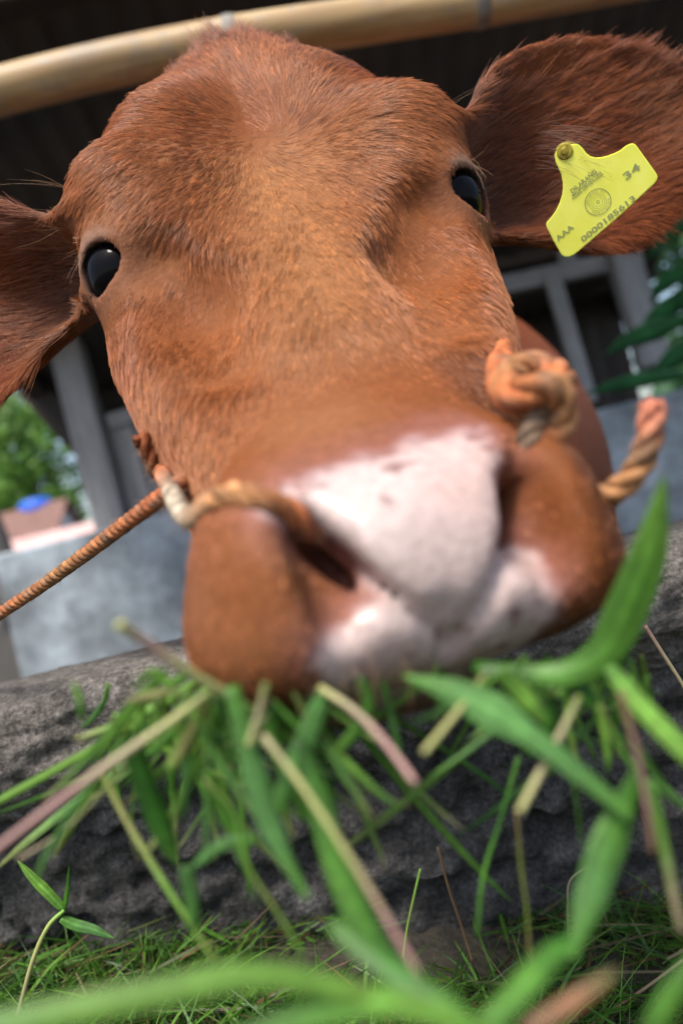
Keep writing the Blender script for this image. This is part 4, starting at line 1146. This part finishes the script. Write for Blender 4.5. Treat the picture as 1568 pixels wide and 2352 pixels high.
# dry reeds in focus by the wall
for lab, path, d, w, cols in [
 ('dry tan reed leaning against the wall under the rope end', [(1480, 1437), (1520, 1500), (1568, 1575), (1640, 1700)], .47, 17, [PINK, TANS, TANS]),
 ('dark brown twig standing in the litter below the wall', [(1005, 1945), (1030, 2040), (1060, 2130), (1085, 2210)], .50, 13, [BROWN, BROWN * .7, BROWN]),
 ('bent pale stem with a knee at the wall foot', [(1370, 1980), (1310, 2020), (1303, 2080), (1305, 2150)], .50, 10, [TANS, TANS * .8, OLIVE]),
 ('green jointed shoot with a bristly tip before the wall', [(965, 1995), (950, 2060), (935, 2130), (925, 2200)], .48, 11, [LIGHT, OLIVE * 1.6, LIGHT]),
 ('tan reed lying over the litter near the edge', [(1568, 2205), (1480, 2270), (1390, 2330), (1300, 2400)], .47, 13, [TANS, BROWN, OLIVE]),
]:
    cut_grass('s', 'dry_reed', lab, path, d, w, cols, grp='reeds at the wall foot', cat='reed')
# green sprig at the left edge: a stem with three leaves
root = P(60, 2330, .50)
sp_ = empty('grass_sprig', tuple(root), 'leafy green sprig growing at the left of the wall foot', 'weed')
def sub(kind, name, path, d, w, cols, parent):
    pts = [np.array(P(q[0], q[1], d)) for q in path]
    v, f, tint = blade_mesh(pts, w * KPX * d, cols) if kind == 'b' else stalk_mesh(pts, w * KPX * d, cols)
    me = mesh(name, v, f); color_attr(me, np.clip(tint, 0, 1)); return link(name, me, M['leaf'] if kind == 'b' else M['stem'], parent)
sub('s', 'stem', [(40, 2340), (75, 2210), (110, 2130), (148, 2090)], .50, 11, [TANS, YEL, LIGHT], sp_)
sub('b', 'leaf', [(148, 2090), (110, 2050), (75, 2015), (40, 1975)], .50, 24, [GREEN, LIGHT, LIGHT], sp_)
sub('b', 'leaf', [(140, 2110), (175, 2125), (215, 2135), (262, 2155)], .50, 26, [GREEN, TEAL, TEAL], sp_)
sub('b', 'leaf', [(148, 2090), (155, 2050), (160, 1985)], .50, 12, [GREEN, GREEN, DARK], sp_)

# uncountable grass and litter along the wall foot: one mass
N = 15000
gx_ = rng.uniform(-.62, .62, N); gd = .34 + .27 * rng.random(N)**.75
clump = fbm(np.stack([gx_ * 9, gd * 9, gd * 0], -1), 3, 201)
keep = clump > .38; gx_, gd, clump = gx_[keep], gd[keep], clump[keep]; N = len(gx_)
hgt = .008 + .036 * rng.random(N)**2.6 + .018 * sstep(.55, .7, clump) * rng.random(N)
lean = rng.normal(0, 1, (N, 2)); lean /= np.linalg.norm(lean, axis=1)[:, None]; la = .3 + 1.6 * rng.random(N)
flat = rng.random(N) < .30       # lying litter
gz0 = ground_z(gx_, gd)
p0 = np.stack([gx_, gd, gz0 + np.where(flat, .003 + .014 * rng.random(N), 0)], -1)
dr = np.stack([lean[:, 0] * la, lean[:, 1] * la, np.ones(N)], -1); dr[flat, 2] = rng.uniform(-.12, .25, flat.sum()); dr = nrm(dr)
Lb = np.where(flat, .02 + .05 * rng.random(N), hgt * 1.3)
w_ = (.0004 + .0013 * rng.random(N)**2.5)
sd = nrm(np.cross(dr, rng.normal(0, 1, (N, 3))))
VV = []
for t in (0, .35, .7, 1.0):
    ctr = p0 + dr * (Lb * t)[:, None] + np.stack([lean[:, 0], lean[:, 1], -.6 * np.ones(N)], -1) * (Lb * .25 * t * t)[:, None] * np.where(flat, 0, 1)[:, None]
    wt = w_ * (1, .95, .7, .08)[int(round(t * 3 / 1.0)) if t in (0, 1.0) else (1 if t < .5 else 2)]
    ctr[:, 2] = np.maximum(ctr[:, 2], gz0 + .002)
    VV += [ctr - sd * wt[:, None], ctr + sd * wt[:, None]]
VV = np.stack(VV, 1)            # N,8,3
I = np.arange(N)[:, None] * 8
FF = np.concatenate([np.stack([I[:, 0] + 2 * q, I[:, 0] + 2 * q + 1, I[:, 0] + 2 * q + 3, I[:, 0] + 2 * q + 2], -1) for q in range(3)])
pal = np.array([GREEN * .8, LIGHT * .8, DARK, TANS * .8, BROWN, OLIVE, YEL * .8, TEAL * .6])
pc = np.where(flat, rng.choice([3, 4, 1, 5, 0, 0], N), rng.choice([0, 0, 1, 1, 2, 7], N))
cc = pal[pc] * (.6 + .7 * rng.random((N, 1)))
me = mesh('ground_grass', VV.reshape(-1, 3), FF); color_attr(me, np.repeat(cc, 8, 0))
gg = link('ground_grass', me, M['leaf'], smooth=False); tag(gg, 'short green grass and dry straw litter along the wall foot', 'grass', kind='stuff')

#### TREES AND FAR THINGS
k = NT('leafage'); at = k.n('ShaderNodeAttribute', attribute_name='tint'); k.base(at.outputs['Color']); k.set(Roughness=.55)
tl = k.n('ShaderNodeBsdfTranslucent'); k.l(at.outputs['Color'], tl.inputs[0]); mx = k.n('ShaderNodeMixShader'); mx.inputs[0].default_value = .35
outn = k.t.nodes['Material Output']; k.l(k.b.outputs[0], mx.inputs[1]); k.l(tl.outputs[0], mx.inputs[2]); k.l(mx.outputs[0], outn.inputs[0]); M['leafage'] = k.m
k = NT('bark'); k.base(k.ramp(k.noise(8, 5, .6, k.coord((6, 6, 1))), [(.3, (.045, .04, .035)), (.7, (.13, .12, .11))])); k.set(Roughness=.9); M['bark'] = k.m
def tree(name, label, cat, base, height, crown_c, crown_r, leaf, nclump, per, colr, seed, trunk_r=.12, grp=None):
    r = np.random.default_rng(seed)
    root = empty(name, base, label, cat, grp)
    cc_ = np.array(crown_c); cr_ = np.array(crown_r)
    # trunk and limbs in one bark mesh
    b0 = np.array(base, float); top = np.array([cc_[0], cc_[1], max(cc_[2] - cr_[2] * .2, b0[2] + .2)])
    parts = [tube(spline([b0, b0 + (top - b0) * .35 + [trunk_r * .6, 0, 0], b0 + (top - b0) * .7 - [trunk_r * .5, 0, 0], top], 14), np.linspace(trunk_r, trunk_r * .45, 14), 9)]
    cl = r.normal(0, 1, (nclump, 3)); cl /= np.linalg.norm(cl, axis=1)[:, None]; cl = cc_ + cl * cr_ * (r.random((nclump, 1))**.45)
    for q in cl[:14]:
        s0 = b0 + (top - b0) * r.uniform(.5, .98)
        parts.append(tube(spline([s0, (s0 + q) / 2 + r.normal(0, .06, 3) * cr_.mean(), q], 7), np.linspace(trunk_r * .4, trunk_r * .08, 7), 5))
    link('trunk', mesh('trunk', *join(parts)), M['bark'], root)
    n = nclump * per
    ci = np.repeat(np.arange(nclump), per)
    pos = cl[ci] + r.normal(0, 1, (n, 3)) * cr_.mean() * .17
    ax1 = nrm(r.normal(0, 1, (n, 3)) + [0, 0, -.4]); ax2 = nrm(np.cross(ax1, r.normal(0, 1, (n, 3))))
    sz = leaf * (.6 + .8 * r.random(n))[:, None]
    nn3 = np.cross(ax1, ax2)
    V = np.stack([pos - ax1 * sz, pos + ax2 * sz * .42 + nn3 * sz * .12, pos + ax1 * sz, pos - ax2 * sz * .42 + nn3 * sz * .12], 1).reshape(-1, 3)
    F = np.arange(n * 4).reshape(-1, 4)
    cl_t = (.55 + .9 * r.random(nclump))[ci] * (.75 + .5 * r.random(n))
    me = mesh('crown', V, F); color_attr(me, np.repeat(np.array(colr)[None] * cl_t[:, None], 4, 0))
    link('crown', me, M['leafage'], root, smooth=False)
    return root
lf1, lf2, lf3 = (.14, .28, .045), (.07, .17, .035), (.05, .14, .05)
TG = 'trees beyond the shed'
tree('broadleaf_tree', 'bright green leafy tree seen beside the shed post', 'tree', (-11.2, 30, 0), 4, (-11.0, 30, 4.6), (3.0, 2.0, 2.9), .26, 46, 44, lf1, 301, .22, TG)
tree('broadleaf_tree', 'darker green tree behind the small red-roofed house', 'tree', (-14.6, 35, 0), 4, (-14.4, 35, 3.6), (2.6, 1.5, 2.2), .26, 60, 45, lf2, 302, .2, TG)
tree('broadleaf_tree', 'tall pale tree with sky showing above the ear bottom', 'tree', (-13.6, 33, 0), 5, (-13.4, 33, 7.6), (2.2, 1.5, 1.3), .2, 30, 36, (.13, .26, .06), 303, .16, TG)
tree('broadleaf_tree', 'dark trunked tree at the left frame edge', 'tree', (-2.53, 6.0, 0), 3, (-3.1, 6.2, 3.0), (1.0, .8, .8), .10, 40, 45, lf2, 304, .12, TG)
tree('broadleaf_tree', 'blue-green tree at the right behind the yellow tag', 'tree', (5.6, 10, 0), 3, (5.5, 10, 2.6), (1.25, 1.0, 1.25), .13, 26, 34, lf3, 305, .12, TG)
tree('broadleaf_tree', 'low dark green bush behind the timber window frame', 'bush', (4.3, 8, 0), 1.5, (4.35, 8, 1.0), (1.1, .7, .85), .10, 45, 45, lf3, 306, .06, TG)
tree('broadleaf_tree', 'green tree top against the sky under the ear tip', 'tree', (6.9, 14, 0), 3, (7.1, 14, 4.4), (1.4, 1.1, 1.0), .14, 34, 36, lf2, 307, .12, TG)
# shrub with large drooping leaves beside the window frame
sh = empty('leafy_shrub', (1.55, 2.45, 0), 'large-leaved green shrub leaning in at the window frame', 'shrub')
me = mesh('stem', *tube(spline([(1.55, 2.45, 0), (1.5, 2.44, .25), (1.42, 2.42, .5), (1.36, 2.4, .75)], 16), np.linspace(.016, .006, 16), 8)); link('stem', me, M['bark'], sh)
def big_leaf(path, d, w, cols):
    pts = [np.array(P(q[0], q[1], d + .05 * i)) for i, q in enumerate(path)]
    v, f, tint = blade_mesh(pts, w * KPX * d, cols, (.4, .6), .3, wprof=[(0, .1), (.15, .55), (.45, 1), (.75, .7), (1, .02)])
    me = mesh('leaf', v, f); color_attr(me, np.clip(tint, 0, 1)); link('leaf', me, M['leaf'], sh)
gl = np.array([.05, .20, .075])
for path, w in [([(1600, 720), (1520, 755), (1450, 780), (1385, 815)], 60), ([(1600, 860), (1500, 868), (1420, 885), (1340, 905)], 46), ([(1620, 640), (1560, 690), (1500, 740), (1470, 800)], 60),
                ([(1650, 780), (1580, 800), (1530, 840), (1500, 880)], 60), ([(1640, 560), (1580, 620), (1530, 650), (1490, 700)], 56), ([(1560, 640), (1590, 720), (1600, 800), (1590, 880)], 60), ([(1630, 480), (1570, 520), (1520, 560), (1480, 600)], 40)]:
    big_leaf(path, 2.3, w, [gl * .8, gl * 1.2, gl])
# small house far off
k = NT('plaster'); k.base(k.ramp(k.noise(2, 4), [(.3, (.62, .60, .58)), (.7, (.78, .77, .75))])); k.set(Roughness=.85); M['plaster'] = k.m
k = NT('roof_tile'); k.base(k.ramp(k.noise(5, 4), [(.3, (.13, .07, .055)), (.7, (.24, .13, .10))])); k.set(Roughness=.85); M['rooftile'] = k.m
k = NT('pale_roof'); k.base(k.ramp(k.noise(3, 4), [(.3, (.50, .30, .26)), (.7, (.66, .46, .42))])); k.set(Roughness=.7); M['paleroof'] = k.m
k = NT('blue_plastic'); k.base((.03, .13, .62)); k.set(Roughness=.4); M['blue'] = k.m
def house(base, w, dp, h, rise, wallm, roofm, label):
    r = empty('small_house', base, label, 'house')
    bx, by, bz = base
    link('wall', mesh('wall', [(bx - w, by - dp, 0), (bx + w, by - dp, 0), (bx + w, by + dp, 0), (bx - w, by + dp, 0), (bx - w, by - dp, h), (bx + w, by - dp, h), (bx + w, by + dp, h), (bx - w, by + dp, h), (bx - w, by, h + rise), (bx + w, by, h + rise)],
         [(0, 1, 5, 4), (1, 2, 6, 9, 5), (2, 3, 7, 6), (3, 0, 4, 8, 7), (0, 3, 2, 1), (4, 5, 9, 8), (6, 7, 8, 9)]), wallm, r, smooth=False)
    ov = .25
    for sgn in (-1, 1):
        y0 = by + sgn * (dp + ov); z0 = h - ov * rise / dp
        top = [(bx - w - ov, y0, z0 + .04), (bx + w + ov, y0, z0 + .04), (bx + w + ov, by, h + rise + .04), (bx - w - ov, by, h + rise + .04)]
        v = top + [(x, y, z + .08) for x, y, z in top]
        link('roof', mesh('roof', v, [(0, 1, 2, 3), (7, 6, 5, 4), (0, 4, 5, 1), (1, 5, 6, 2), (2, 6, 7, 3), (3, 7, 4, 0)]), roofm, r, smooth=False)
    return r
hs = house((-9.5, 25, 0), 1.0, 1.2, 1.75, .85, M['plaster'], M['rooftile'], 'small white house with dark red roof beyond the wall')
for dx in (-.5, .45):
    f_ = link('window', mesh('window', *box(-9.5 + dx - .2, -9.5 + dx + .2, 23.76, 23.79, .8, 1.4)), M['brown_wood'], hs, smooth=False)
    pn = link('pane', mesh('pane', *box(-9.5 + dx - .15, -9.5 + dx + .15, 23.75, 23.757, .85, 1.35)), M['eye'], None, smooth=False); pn.parent = f_; pn.matrix_parent_inverse = Matrix.Translation(-Vector(hs.location)) @ Matrix.Identity(4) if False else Matrix.Identity(4)
house((-7.7, 22, 0), 1.2, .9, 1.15, .35, M['plaster'], M['paleroof'], 'low shed with pale pink roof beside the white house')
tk = link('water_tank', mesh('water_tank', *[np.array(x) if i == 0 else x for i, x in enumerate(lathe([(.42, 0), (.45, .05), (.45, .55), (.40, .70), (.20, .80), (.05, .82)], 20))]), M['blue'])
tk.scale = (1.15, 1, .62); tk.location = (-9.35, 25.2, 2.45); tag(tk, 'round bright blue water tank above the small house', 'tank')
